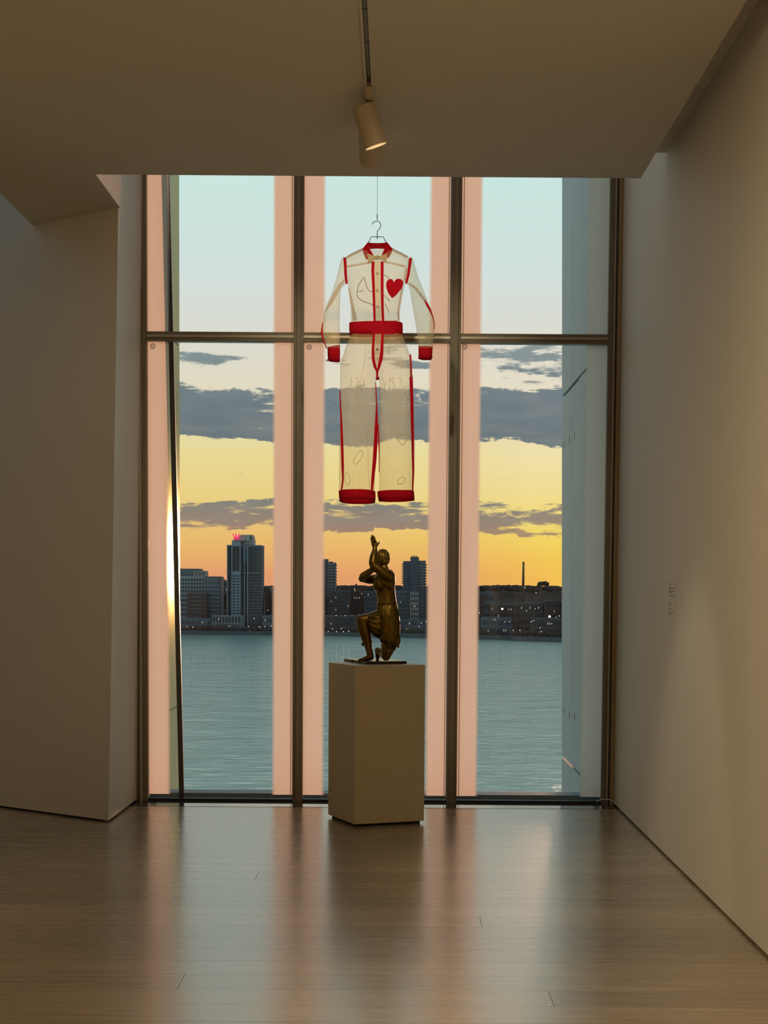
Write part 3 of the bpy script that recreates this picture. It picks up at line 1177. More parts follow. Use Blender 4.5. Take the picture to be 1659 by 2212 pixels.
def depth_at(rows_, x, y):
    """front-surface dy of a tube at x, y"""
    r_ = interp(rows_, y)
    cx, hw = (r_[1] + r_[2]) / 2, max(1, (r_[2] - r_[1]) / 2)
    u_ = min(.999, abs(x - cx) / hw)
    c_ = u_ ** (1 / .8)
    s_ = math.sqrt(max(0, 1 - c_ * c_)) ** .8
    dc = r_[4] if len(r_) > 4 else 0
    return dc - r_[3] * s_


bod = [(545, 600, 1000, .03), (580, 540, 1060, .055), (650, 412, 1188, .07), (760, 425, 1165, .085), (950, 445, 1132, .09), (1000, 458, 1125, .09), (1100, 470, 1100, .085), (1250, 485, 1075, .075), (1430, 490, 1068, .072)]
cloth_tube('bodice', bod, j1t, M_ORG, 25, 72, .008, 1)
hip = [(1548, 482, 1100, .075), (1640, 455, 1130, .085), (1700, 430, 1152, .09), (1800, 398, 1188, .095), (1860, 372, 1203, .095), (1950, 358, 1212, .09), (2040, 357, 1220, .085), (2080, 357, 1222, .08)]
hipZ = [(-375, 446, 1187, .075), (-288, 413, 1223, .085), (-216, 383, 1250, .09), (-96, 345, 1293, .095), (-24, 314, 1311, .095), (84, 298, 1322, .09), (192, 297, 1331, .085)]
legL = [(y, a, 829, d__) for y, a, b, d__ in hipZ] + [(232, 299, 815, .08), (300, 298, 806, .076), (600, 296, 826, .072), (850, 298, 842, .07), (1200, 281, 834, .07), (1500, 280, 797, .072), (1900, 278, 792, .075)]
legR = [(y, 832, b, d__) for y, a, b, d__ in hipZ] + [(232, 842, 1345, .08), (280, 858, 1346, .076), (600, 860, 1346, .072), (900, 852, 1356, .07), (1200, 856, 1370, .07), (1500, 860, 1366, .072), (1890, 852, 1350, .075)]
cloth_tube('trouser_leg', legL, j2t, M_ORG, 40, 56, .010, 3)
cloth_tube('trouser_leg', legR, j2t, M_ORG, 40, 56, .010, 4)
slL = [(645, 378, 425, .05), (740, 350, 432, .06), (880, 318, 436, .062), (950, 296, 436, .06), (985, 284, 385, .058), (1010, 278, 366, .056), (1060, 265, 362, .054), (1200, 200, 356, .05), (1300, 166, 354, .048), (1420, 153, 352, .047), (1520, 142, 357, .047), (1580, 152, 360, .046), (1680, 178, 358, .044), (1735, 200, 357, .043)]
slR = [(645, 1180, 1222, .05), (720, 1168, 1246, .06), (830, 1150, 1276, .062), (945, 1140, 1318, .06), (975, 1178, 1332, .058), (1060, 1194, 1364, .054), (1200, 1218, 1416, .05), (1300, 1234, 1446, .048), (1400, 1252, 1480, .047), (1480, 1266, 1488, .047), (1600, 1282, 1480, .046), (1735, 1294, 1466, .043)]
cloth_tube('sleeve', slL, j1t, M_ORG, 25, 40, .006, 5)
cloth_tube('sleeve', slR, j1t, M_ORG, 25, 40, .006, 6)


def band(name, rows_, fn, seed=0, tb=0):
    """closed red band with thickness"""
    rg_ = []
    n = 48
    for y, xl, xr_, dep, tilt in rows_:
        rg_.append([fn((xl + xr_) / 2 + (xr_ - xl) / 2 * math.copysign(abs(math.cos(2 * math.pi * i / n)) ** .8, math.cos(2 * math.pi * i / n)),
                       y + tilt * math.cos(2 * math.pi * i / n) + tb * math.sin(2 * math.pi * i / n) + 4 * noise.noise(Vector((i * .25, y * .01, seed))),
                       dep * math.copysign(abs(math.sin(2 * math.pi * i / n)) ** .8, math.sin(2 * math.pi * i / n))) for i in range(n)])
    inn = []
    for rg in rg_:
        c_ = sum(rg, Vector()) / n
        inn.append([c_ + (p_ - c_) * .975 for p_ in rg])
    return MB().rings(rg_ + inn[::-1] + [rg_[0]], False, False).build(name, M_RED, suit, smooth=True)


bl_ = band('belt', [(1427, 466, 1104, .081, 0), (1500, 466, 1107, .083, -2), (1576, 474, 1106, .083, -4)], j1t, 1)
# overlapping belt end
vs = []
pts = [(752, 1398), (1102, 1400), (1108, 1550), (757, 1556)]
strip = []
for k in range(9):
    x = 752 + (1040 - 752) * k / 8
    dd = depth_at([(1400, 466, 1104, .0845), (1556, 470, 1108, .0865)], x, 1480) - .002
    strip.append([j1(x, 1398, dd), j1(x, 1556, dd)])
MB().rings([[a, b, b + Vector((0, .003, 0)), a + Vector((0, .003, 0))] for a, b in strip]).build('belt_end', M_RED, bl_)
band('cuff', [(1708, 207, 356, .040, -14), (1790, 208, 357, .041, -4), (1882, 214, 356, .040, 8)], j1t, 2)
band('cuff', [(1708, 1293, 1462, .040, 4), (1790, 1294, 1460, .041, 4), (1858, 1292, 1450, .040, 5)], j1t, 3)
MB().slab([j1(215, 1850, -.005), j1(188, 1880, -.01), j1(210, 1868, -.005)], .03).build('cuff_tab', M_RED, suit)
MB().slab([j1(1448, 1810, -.01), j1(1464, 1830, -.01), j1(1440, 1865, -.01)], .02).build('cuff_tab', M_RED, suit)
band('hem_cuff', [(1872, 276, 804, .080, 4), (1950, 280, 806, .082, 8), (2015, 290, 800, .084, 6)], j2t, 4, 26)
band('hem_cuff', [(1868, 830, 1354, .080, -4), (1940, 836, 1362, .082, -4), (2000, 850, 1364, .084, -6)], j2t, 5, 10)


def ribbon(name, pts, fn, rows_, material, lift=.003, parent=None, back=False):
    """pts: (x left, x right, y) across a front surface given by rows_"""
    out = []
    for k in range(len(pts) - 1):
        a, b = pts[k], pts[k + 1]
        steps = 4
        for s_ in range(steps + (1 if k == len(pts) - 2 else 0)):
            t_ = s_ / steps
            xl, xr_, y = (a[i] + (b[i] - a[i]) * t_ for i in range(3))
            dd = depth_at(rows_, (xl + xr_) / 2, y)
            sg = -1
            if back:
                dc = 0
                dd, sg = -dd, 1
            out.append([fn(xl, y, dd + sg * lift), fn(xr_, y, dd + sg * lift), fn(xr_, y, dd + sg * (lift + .002)), fn(xl, y, dd + sg * (lift + .002))])
    return MB().rings(out).build(name, material, parent or suit)


LIFT = .009
ribbon('placket_strip', [(735, 770, 690), (730, 765, 800), (741, 773, 1000), (751, 780, 1250), (756, 782, 1398)], j1, bod, M_RED, LIFT)
ribbon('placket_strip', [(843, 878, 690), (843, 877, 1000), (848, 880, 1250), (858, 886, 1398)], j1, bod, M_RED, LIFT)
ribbon('placket', [(768, 845, 680), (765, 845, 800), (772, 845, 1000), (779, 849, 1250), (781, 860, 1398)], j1, bod, M_ORG3, LIFT - .002)
hipX = hip + [(2110, 357, 1222, .08)]
ribbon('fly_strip', [(748, 776, 1556), (735, 766, 1720), (735, 770, 1850), (757, 792, 1950), (786, 812, 2000), (790, 812, 2080)], j1, hipX, M_RED, LIFT + .002)
ribbon('fly_strip', [(850, 880, 1556), (835, 875, 1780), (822, 866, 1860), (802, 836, 1960), (794, 816, 2000), (788, 808, 2060)], j1, hipX, M_RED, LIFT + .004)
ribbon('fly_panel', [(776, 850, 1556), (766, 838, 1720), (770, 835, 1850), (792, 808, 1950)], j1, hip, M_ORG3, LIFT)
MB().slab([j1(788, 2066, -.06), j1(826, 2070, -.06), j1(826, 2090, -.06), j1(786, 2098, -.06)], .05).build('crotch_tab', M_RED, suit)
for zx, zy, rw_ in ((803, 833, bod), (805, 1035, bod), (808, 1230, bod), (803, 1740, hip)):
    c_ = j1(zx, zy, depth_at(rw_, zx, zy) - LIFT - .004)
    r_ = 15 * K1 * JY / F
    rg_ = [[c_ + Vector((rr * math.cos(2 * math.pi * i / 20), dd, rr * math.sin(2 * math.pi * i / 20))) for i in range(20)] for rr, dd in ((r_ * .8, -.003), (r_, -.001), (r_, .002))]
    MB().rings(rg_).build('button', M_BUTTON, suit, smooth=False)
# shoulder, yoke and armhole trims
yl = lambda pts, w_: [(x - 0, x + 0, y) for x, y in pts]


def seam(name, pts, w_, fn, rows_, material, lift=.003, parent=None, dys=None):
    """ribbon following points (x, y) with width w_ across the path"""
    out = []
    n_ = len(pts)
    wl = w_ if isinstance(w_, (list, tuple)) else [w_] * n_
    for k, (x, y) in enumerate(pts):
        a, b = pts[max(0, k - 1)], pts[min(n_ - 1, k + 1)]
        tx, ty = b[0] - a[0], b[1] - a[1]
        L = math.hypot(tx, ty) or 1
        nx, ny = -ty / L * wl[k] / 2, tx / L * wl[k] / 2
        dd = (dys[k] if dys else depth_at(rows_, x, y)) - lift
        out.append([fn(x + nx, y + ny, dd), fn(x - nx, y - ny, dd), fn(x - nx, y - ny, dd - .002), fn(x + nx, y + ny, dd - .002)])
    return MB().rings(out).build(name, material, parent or suit)


seam('yoke_seam', [(440, 752), (520, 738), (620, 720), (735, 700)], 24, j1, bod, M_ORG2, LIFT)
seam('yoke_seam', [(880, 694), (960, 708), (1060, 732), (1142, 752)], 24, j1, bod, M_ORG2, LIFT)
seam('shoulder_seam', [(440, 640), (520, 596), (620, 552)], 34, j1, bod, M_ORG2, .004)
seam('shoulder_seam', [(1160, 640), (1080, 596), (985, 552)], 34, j1, bod, M_ORG2, .004)
seam('armhole_strip', [(413, 642), (420, 740), (424, 850), (436, 958)], [36, 34, 32, 26], j1, bod, M_RED, .012, dys=[-.055, -.06, -.06, -.04])
seam('armhole_strip', [(1200, 648), (1188, 740), (1172, 850), (1146, 955)], [36, 34, 32, 26], j1, bod, M_RED, .012, dys=[-.055, -.06, -.06, -.04])
seam('armhole_seam', [(1148, 770), (1138, 850), (1128, 930)], 24, j1, bod, M_ORG2, .008)
seam('side_seam', [(462, 1010), (490, 1150), (520, 1290), (535, 1398)], [20, 30, 40, 50], j1, bod, M_ORG2, .006)
seam('side_seam', [(1098, 1010), (1075, 1150), (1050, 1290), (1058, 1398)], [16, 18, 20, 22], j1, bod, M_ORG2, .006)
seam('sleeve_seam', [(410, 905), (350, 985), (300, 1080), (240, 1190), (185, 1280)], [20, 40, 52, 42, 16], j1, slL, M_ORG2, .004)
seam('sleeve_stripe', [(150, 1420), (142, 1490), (138, 1535), (152, 1600), (175, 1670), (198, 1730)], [10, 16, 26, 18, 14, 12], j1, slL, M_RED, .002, dys=[-.008] * 6)
seam('sleeve_seam', [(1180, 950), (1260, 1010), (1320, 1090), (1375, 1160)], [20, 30, 36, 30], j1, slR, M_ORG2, .004)
seam('sleeve_stripe', [(1365, 1150), (1400, 1210), (1432, 1270), (1462, 1340), (1482, 1420), (1486, 1500)], [14, 30, 26, 14, 12, 10], j1, slR, M_RED, .004, dys=[-.04, -.035, -.025, -.015, -.008, -.004])
# trouser stripes
ribbon('side_stripe', [(1186, 1206, 1800), (1190, 1215, 1900), (1192, 1222, 2080)], j1, [(1780, 398, 1230, .06), (2100, 357, 1240, .05)], M_RED, .0)
legRx = [(y, a, b + 20, d__) for y, a, b, d__ in legR]
ribbon('side_stripe', [(1290, 1336, 228), (1302, 1350, 600), (1312, 1356, 1000), (1322, 1356, 1300), (1330, 1358, 1600), (1326, 1344, 1870)], j2, legRx, M_RED, .004)
ribbon('side_stripe', [(288, 300, 420), (292, 312, 640), (300, 330, 900), (306, 344, 1200), (314, 352, 1500), (324, 350, 1690), (312, 338, 1800), (302, 320, 1880)], j2, [(200, 270, 815, .075), (1900, 262, 792, .075)], M_RED, .006)
ribbon('inseam_stripe', [(800, 812, 300), (812, 830, 620), (794, 840, 900), (776, 832, 1200), (764, 818, 1420), (742, 786, 1700), (734, 764, 1890)], j2, [(200, 299, 850, .075), (1900, 278, 850, .075)], M_RED, .006)
ribbon('inseam_stripe', [(836, 848, 900), (842, 862, 1150), (852, 864, 1350), (850, 860, 1600)], j2, [(200, 830, 1345, .06), (1900, 830, 1350, .06)], M_RED, .002)
# fabric creases as narrow doubled folds
for pts_, fn_, rw_ in (([(655, 1700), (665, 1780), (650, 1900), (632, 2010)], j1, hip), ([(940, 1660), (950, 1790), (938, 1870)], j1, hip), ([(690, 1310), (672, 1380)], j1, bod), ([(560, 790), (610, 900)], j1, bod),
                       ([(1130, 700), (1100, 850), (1075, 1000)], j2, legR), ([(705, 700), (690, 1100), (700, 1500), (716, 1850)], j2, legL), ([(490, 1600), (465, 1840)], j2, legL), ([(620, 80), (590, 300), (625, 680)], j2, legL), ([(440, 90), (470, 420)], j2, legL), ([(1290, 1560), (1300, 1860)], j2, legR)):
    seam('crease', pts_, [6 if 0 < i < len(pts_) - 1 else 2 for i in range(len(pts_))], fn_, rw_, M_ORG2, .011)
# heart on the chest
hp = [(980, 1128), (940, 1080), (918, 1030), (908, 985), (910, 940), (932, 906), (962, 897), (986, 908), (1002, 938), (1016, 912), (1042, 896), (1078, 898), (1108, 922), (1113, 958), (1098, 1005), (1062, 1050), (1020, 1100)]
hc = depth_at(bod, 1010, 1000)
MB().slab([j1(x, y, depth_at(bod, min(x, 1060), y) - .012) for x, y in hp], .004).build('heart_patch', M_RED, suit)
# collar: back band, two leaves, bow tie
rg_ = []
for k in range(25):
    ph = math.pi * k / 24
    x = 803 - 118 * math.cos(ph) * 1.0
    yd = .085 * math.sin(ph)
    rise = 460 + 10 * math.sin(ph)
    drop = 560 - 24 * math.sin(ph)
    a, b = j1(803 - 112 * math.cos(ph), rise, yd), j1(803 - (150 - 40 * math.sin(ph)) * math.cos(ph), drop, yd)
    rg_.append([a, b, b + Vector((0, .004, 0)), a + Vector((0, .004, 0))])
col_ = MB().rings(rg_).build('collar', M_RED, suit)
lv = [(690, 458), (655, 500), (622, 543), (640, 600), (668, 668), (700, 660), (760, 625), (740, 585), (708, 536), (712, 490)]
rv = [(918, 458), (952, 500), (985, 545), (965, 600), (935, 650), (900, 640), (850, 618), (868, 585), (888, 536), (890, 490)]
for q in (lv, rv):
    MB().slab([j1(x, y, -.035 - .055 * (1 - min(1, abs(x - 803) / 180))) for x, y in q], .006).build('collar_leaf', M_RED, col_)
bow = MB()
lw = [(800, 622), (760, 625), (715, 604), (676, 598), (690, 650), (686, 706), (730, 690), (770, 668), (800, 662)]
rw_ = [(800, 662), (840, 664), (880, 682), (908, 684), (918, 640), (916, 592), (880, 606), (840, 622), (800, 622)]
bo = MB().slab([j1(x, y, -.105 - .012 * (abs(x - 803) / 120)) for x, y in lw], .008).build('bow_tie', M_BOW, suit)
MB().slab([j1(x, y, -.105 - .012 * (abs(x - 803) / 120)) for x, y in rw_], .008).build('bow_wing', M_BOW, bo)
MB().ellipsoid(j1(802, 642, -.108), 24 * K1 * JY / F, .012, 24 * K1 * JY / F).build('bow_knot', M_BOW, bo, smooth=True)


# embroidered outlines
def stitch(pts, fn, rows_, material, r_=.0013):
    r_ *= 1.45
    P = [fn(x, y, depth_at(rows_, x, y) - .0115) for x, y in pts]
    MB().tube(P, r_, 5).build('embroidery', material, suit, smooth=True)


stitch([(745, 1050), (715, 1048), (690, 1020), (672, 985), (660, 935), (645, 880), (632, 885), (618, 912), (600, 940), (578, 970), (570, 1010), (564, 1046), (600, 1050), (635, 1030)], j1, bod, M_THREAD_R)
stitch([(564, 1046), (558, 1085), (575, 1125), (620, 1160), (680, 1183), (730, 1200), (757, 1228)], j1, bod, M_THREAD_R)
stitch([(880, 850), (915, 866), (945, 896)], j1, bod, M_THREAD_R)
stitch([(880, 1090), (920, 1130), (948, 1168)], j1, bod, M_THREAD_R)
stitch([(893, 1190), (915, 1245), (942, 1298)], j1, bod, M_THREAD_R)
stitch([(1185, 1062), (1210, 1046), (1285, 1040), (1262, 1112), (1195, 1206), (1130, 1140), (1090, 1080), (1115, 1045), (1160, 1040), (1185, 1062)], j2, legR, M_THREAD, .0017)
ell = lambda cx, cy, a, b, rot_: [(cx + a * math.cos(k * .35) * math.cos(rot_) - b * math.sin(k * .35) * math.sin(rot_), cy + a * math.cos(k * .35) * math.sin(rot_) + b * math.sin(k * .35) * math.cos(rot_)) for k in range(19)]
stitch(ell(557, 1380, 110, 42, -1.05), j2, legL, M_THREAD, .0015)
stitch(ell(1173, 1712, 62, 40, -.7), j2, legR, M_THREAD, .0013)
stitch(ell(398, 1688, 85, 40, 1.45), j2, legL, M_THREAD, .0013)
stitch(ell(1245, 400, 60, 32, -.9), j2, legR, M_THREAD, .0013)
stitch([(1285, 545), (1245, 525), (1215, 570), (1200, 640), (1160, 690), (1140, 760), (1180, 720), (1195, 790), (1215, 830), (1240, 790), (1250, 720), (1210, 700), (1230, 650), (1280, 690), (1250, 740), (1290, 770)], j2, legR, M_THREAD, .0015)
rnd = random.Random(11)
for k in range(16):
    x0_, y0_ = rnd.choice([(rnd.uniform(450, 720), rnd.uniform(60, 480)), (rnd.uniform(900, 1180), rnd.uniform(60, 520))])
    pts_ = []
    for q in range(7):
        pts_.append((x0_ + q * rnd.uniform(2, 9) * (1 if k % 2 else -1) + rnd.uniform(-8, 8), y0_ + q * 32))
    rws = legL if x0_ < 800 else legR
    stitch([(x, max(y, 235)) for x, y in pts_ if y > 200] or [(x0_, 240), (x0_ + 9, 300)], j2, rws, M_THREAD, .0011)

# hanger and suspension wire
hg = empty('coat_hanger', j1(800, 397))
tag(hg, 'thin steel coat hanger inside the collar of the jumpsuit', 'hanger')
hk = [(738, 248), (748, 230), (765, 216), (785, 209), (803, 208), (822, 215), (838, 232), (845, 258), (838, 285), (820, 310), (803, 328), (800, 345), (800, 425)]
MB().tube([j1(x, y) for x, y in hk], .0022, 8).build('hook', M_STEEL, hg, smooth=True)
MB().tube([j1(645, 525), j1(700, 462), j1(727, 397), j1(800, 396), j1(874, 397), j1(905, 460), j1(962, 520)], .0024, 8).build('neck_bar', M_STEEL, hg)
MB().tube([j1(735, 530, .02), j1(800, 487, .02), j1(872, 530, .02)], .0016, 8).build('inner_bar', M_STEEL, hg)
MB().tube([j1(645, 525), j1(610, 548), j1(520, 592), j1(430, 640)], .002, 8).build('shoulder_arm', M_STEEL, hg)
MB().tube([j1(962, 520), j1(995, 548), j1(1085, 592), j1(1172, 640)], .002, 8).build('shoulder_arm', M_STEEL, hg)
wt = j1(800, 208)
ZW = ZT - .05
wi = empty('suspension_wire', (wt.x, JY, ZW))
tag(wi, 'thin vertical wire suspending the coat hanger', 'wire')
MB().tube([(wt.x, JY, wt.z + .001), (wt.x, JY, ZW)], .0011, 6).build('strand', M_STEEL, wi)
for zy in (135, 150, 175):
    c_ = j1(800, zy)
    MB().tube([(wt.x, JY, c_.z - .006), (wt.x, JY, c_.z + .006)], .0026, 8).build('crimp', M_STEEL, wi)

#CITY#
# ------------------------------------------------------------------ river and far shore
WZ = EYE - 46.7
GZ = WZ + 3.2
struct('ground_river', MB().add([(-1500, 40, WZ), (1500, 40, WZ), (1500, 2200, WZ), (-1500, 2200, WZ)], [(0, 1, 2, 3)]), M_WATER, 'grey-green rippled river below the window')


def shoreY(px):
    return 1600 - max(0.0, (px - 690)) / 460 * 110


def facade(t, c1, c2, rough=.6, sc=.12):
    n = t.noise(worldpos(t), sc, 5)
    return principled(t, t.mix(n, c1, c2), 1.0, spec=0.0)


def fmat(name, a, b, rough=.6, sc=.12):
    return mat(name, lambda t: facade(t, (*a, 1), (*b, 1), rough, sc))


M_TOWER = fmat('tower_cladding', (.36, .42, .46), (.44, .50, .54))
M_TOWERD = fmat('tower_dark_brick', (.13, .15, .165), (.18, .195, .205))
M_OFFICE = fmat('office_cladding', (.38, .42, .43), (.46, .49, .49))
M_CREAM = fmat('cream_facade', (.42, .40, .34), (.50, .47, .40))
M_BRICK = fmat('red_brown_brick', (.17, .11, .095), (.23, .145, .12))
M_BRICK2 = fmat('dull_brown_brick', (.16, .14, .14), (.21, .18, .175))
M_SLATE = fmat('slate_facade', (.19, .22, .25), (.26, .29, .31))
M_ROOFG = fmat('pale_green_roof', (.42, .52, .50), (.50, .60, .57))
M_WIN = plain('far_window_glass', (.045, .055, .065), .12, spec=.6)
M_WIN_W = mat('lit_far_window', lambda t: principled(t, (.8, .6, .35, 1), .5, emit=(1, .82, .55, 1), estr=.45))
M_LAND = fmat('dusk_land', (.12, .075, .062), (.17, .11, .09), .9, .02)
M_TREE = fmat('bare_trees', (.11, .085, .08), (.16, .125, .11), .9, .2)
M_QUAY = fmat('stone_quay', (.12, .13, .13), (.20, .21, .21), .8, .3)
M_WSIGN = mat('red_neon', lambda t: principled(t, (.8, .02, .08, 1), .5, emit=(1.0, .01, .10, 1), estr=1.6))
M_STREET = mat('street_lamp_glow', lambda t: principled(t, (1, .9, .8, 1), .5, emit=(1, .86, .66, 1), estr=6.0))

quay = MB()
qx = [-400, 0, 300, 690, 800, 900, 1040, 1060, 1105, 1107, 1220, 1400, 2200]
top_, bot_ = [], []
for px in qx:
    r_ = ray(px, 1372)
    Yq = shoreY(px) - (22 if px > 1106 else 0)
    top_.append((r_.x / r_.y * Yq, Yq))
poly = top_ + [(2200, 4000), (-2200, 4000)]
land = struct('ground_shore', MB().prism(poly, WZ - 2, GZ), M_LAND, 'dark far shore with stone quay')
for a, b in zip(top_[:-1], top_[1:]):
    MB().hexa([(a[0], a[1] - 1.2, WZ - 1), (b[0], b[1] - 1.2, WZ - 1), (b[0], b[1] - .01, WZ - 1), (a[0], a[1] - .01, WZ - 1)],
              [(a[0], a[1] - 1.2, GZ + .9), (b[0], b[1] - 1.2, GZ + .9), (b[0], b[1] - .01, GZ + .9), (a[0], a[1] - .01, GZ + .9)]).build('quay_wall', M_QUAY, land)


def pxz(px, py, Y):
    p_ = at(px, py, Y)
    return p_.x, p_.z


def block(parent, name, x0, x1, ytop, Y, depth, m_, ybase=None):
    xa, zt_ = pxz(x0, ytop, Y)
    xb, _ = pxz(x1, ytop, Y)
    zb_ = GZ - .5 if ybase is None else pxz(x0, ybase, Y)[1]
    return MB().box(xa, xb, Y, Y + depth, zb_, zt_).build(name, m_, parent)


def windows(parent, x0, x1, y0, y1, Y, cols, rows_, fw, fh, m_=None, name='window_rows', skip=0.0, seed=1):
    xa, zt_ = pxz(x0, y0, Y)
    xb, zb_ = pxz(x1, y1, Y)
    rn = random.Random(seed)
    mb = MB()
    cw, rh = (xb - xa) / cols, (zt_ - zb_) / rows_
    for i in range(cols):
        for j in range(rows_):
            if rn.random() < skip:
                continue
            x, z = xa + (i + .5) * cw, zb_ + (j + .5) * rh
            mb.box(x - cw * fw / 2, x + cw * fw / 2, Y - .35, Y - .02, z - rh * fh / 2, z + rh * fh / 2)
    if not mb.v:
        return None
    o_ = mb.build(name, m_ or M_WIN, parent)
    o_['kind'] = 'stuff'
    return o_


def bands(parent, x0, x1, ys, Y, m_, th=1.0, proud=.8, name='floor_band'):
    for y in ys:
        xa, z = pxz(x0, y, Y)
        xb, _ = pxz(x1, y, Y)
        MB().box(xa, xb, Y - proud, Y + .2, z - th / 2, z + th / 2).build(name, m_, parent)


def building(name, label, cat, px, Y, group=None):
    x, _ = pxz(px, 1300, Y)
    e_ = empty(name, (x, Y, GZ))
    tag(e_, label, cat, group)
    return e_


fr = lambda a, b, n: [a + (b - a) * i / (n - 1) for i in range(n)]

# hills behind the city
hill = MB()
Yh = 2900
rg_ = []
for k in range(171):
    px = -450 + k * 16
    x, _ = pxz(px, 1266, Yh)
    base_y = 1267 - 3.5 * noise.noise(Vector((k * .12, 0, 0))) - 2.0 * noise.noise(Vector((k * .7, 3, 0)))
    z = pxz(px, base_y, Yh)[1]
    rg_.append([(x, Yh - 900, GZ - 1), (x, Yh - 250, GZ + (z - GZ) * .62), (x, Yh, z), (x, Yh + 500, z - 4), (x, Yh + 520, GZ - 2)])
hill.rings(rg_, False, False, closed=False)
struct('hills', hill, M_LAND, 'low dark wooded ridge on the far horizon', smooth=True)
tr = MB()
rnd = random.Random(5)
for k in range(620):
    px = rnd.uniform(340, 1300)
    Yt = rnd.uniform(2550, 2890)
    y = 1266 - 3.5 * noise.noise(Vector(((px + 450) / 16 * .12, 0, 0))) - rnd.uniform(-1.5, 2.5)
    p_ = at(px, y, Yt)
    r_ = rnd.uniform(2.0, 5.5)
    tr.ellipsoid((p_.x, Yt, p_.z - r_), r_ * 1.5, r_, r_ * 1.1, 6, 4)
for k in range(60):
    a = rnd.uniform(0, math.pi)
    rr = rnd.random() ** .5
    px, y = 1174 + 13 * rr * math.cos(a), 1264 - 7 * rr * math.sin(a)
    p_ = at(px, y, 2500)
    tr.ellipsoid((p_.x, 2500 + rnd.uniform(-5, 5), p_.z), 2.2, 2, 2, 6, 4)
tag(tr.build('ridge_trees', M_TREE), 'bare trees and roofs along the far ridge', 'trees', kind='stuff')

# office block at the left
Y = 1640
b_ = building('office_block', 'pale stepped office block with brick wing beside the tower on the far shore', 'building', 430, Y)
block(b_, 'main_wing', 360, 443, 1244, Y, 50, M_OFFICE)
block(b_, 'roof_plant', 360, 431, 1228, Y + 6, 30, M_SLATE, 1244)
block(b_, 'roof_house', 418, 444, 1233, Y + 3, 24, M_CREAM, 1244.2)
windows(b_, 362, 442, 1248, 1281, Y, 13, 4, .62, .55)
windows(b_, 362, 404, 1281, 1332, Y, 7, 5, .6, .5, name='window_rows')
windows(b_, 421, 443, 1234.5, 1243, Y + 3, 3, 1, .3, .5, name='roof_windows')
bw = block(b_, 'brick_wing', 404.5, 447.5, 1281, Y - 12, 11.5, M_BRICK)
windows(bw, 405.5, 446.5, 1283, 1331, Y - 12, 8, 6, .42, .6, seed=3)
bands(bw, 412, 436, (1289, 1298, 1306.5, 1315, 1323), Y - 12.4, M_OFFICE, .5, .3, 'lintel_band')
ew = block(b_, 'banded_wing', 443.5, 474.5, 1245, Y - 1, 40, M_SLATE)
bands(ew, 445, 474.6, fr(1264.5, 1326, 8), Y - 1.2, M_OFFICE, 1.1, .7)
MB_ = windows(ew, 446, 474, 1248.5, 1256, Y - 1, 8, 1, .5, .9, M_CREAM, 'attic_piers')

# tower with a red letter sign
Y = 1620
tw = building('sign_tower', 'tall dark glass tower with sloped crown and red letter sign on the far shore', 'building', 528, Y)
block(tw, 'shaft', 490.5, 564.8, 1178, Y, 34, M_TOWERD)
block(tw, 'cornice', 489.6, 565.4, 1177, Y - .6, 35.5, M_TOWER, 1179)
cb = block(tw, 'centre_bay', 500.7, 518.6, 1169, Y - 5, 6, M_TOWER)
windows(cb, 502.2, 517.4, 1180, 1234, Y - 5, 2, 1, .84, 1.0, name='tall_glazing')
windows(cb, 501.6, 517.6, 1241, 1328, Y - 5, 2, 14, .72, .46)
for pxc in (490.9, 500.6, 518.8, 528.6, 534.6):
    xa, za = pxz(pxc, 1180, Y - 5.6)
    MB().box(xa - .35, xa + .35, Y - 5.9, Y, GZ, za).build('pilaster', M_TOWER, tw)
bands(tw, 490.2, 565, [1237], Y - .3, M_TOWER, .9, .9)
bands(tw, 519.5, 564.9, fr(1246, 1327, 14), Y - .3, M_TOWER, .35, .35)
bands(tw, 491, 500.5, fr(1186, 1327, 23), Y - .3, M_SLATE, .35, .35)
bands(tw, 519.5, 564.9, fr(1184, 1231, 8), Y - .3, M_SLATE, .4, .3)
windows(tw, 519.8, 527.8, 1182, 1327, Y, 1, 23, .85, .62)
windows(tw, 529.2, 534.2, 1215, 1327, Y, 1, 18, .8, .6)
windows(tw, 536, 564, 1182, 1327, Y, 9, 23, .66, .55, skip=.08)
windows(tw, 554.5, 564, 1182.5, 1232, Y - .05, 2, 9, .34, .34, M_CREAM, 'bright_windows')
ws_ = block(tw, 'grey_strip', 525.5, 535.5, 1180, Y - .5, 1, M_TOWER, 1215)
# crown
xa, zA = pxz(500.7, 1169, Y)
xb, zB = pxz(547, 1176.5, Y)
xm, zM = pxz(520, 1156.3, Y)
xr2, zR = pxz(544.5, 1156.3, Y)
cw = [(xa, zB), (xb, zB), (xb, pxz(546.5, 1168, Y)[1]), (xr2, zR), (xm + 6, zR), (xa + .5, zA)]
MB().slab([(x, Y + 2, z) for x, z in cw], 26).build('crown', M_CREAM, tw)
MB().slab([(xa, Y + .5, zA + .3), (xa + 2.5, Y + .5, zA + .1), (xm + 9, Y + .5, zR - 5), (xr2 - 2, Y + .5, zR - .2), (xr2, Y + .5, zR + .5), (xm, Y + .5, zR + .5)], 29).build('crown_roof', M_ROOFG, tw)
for px, py in ((541, 1162), (529, 1169), (524, 1172)):
    x, z = pxz(px, py, Y)
    MB().box(x - .7, x + .7, Y + 1.7, Y + 1.99, z - 1.2, z + 1.2).build('crown_window', M_WIN, tw)
sg = empty('sign_frame', (xa, Y - 3, zA))
C.objects.unlink(sg)
bpy.data.objects.remove(sg)
# the letter W with serifs
wl = []
mb = MB()


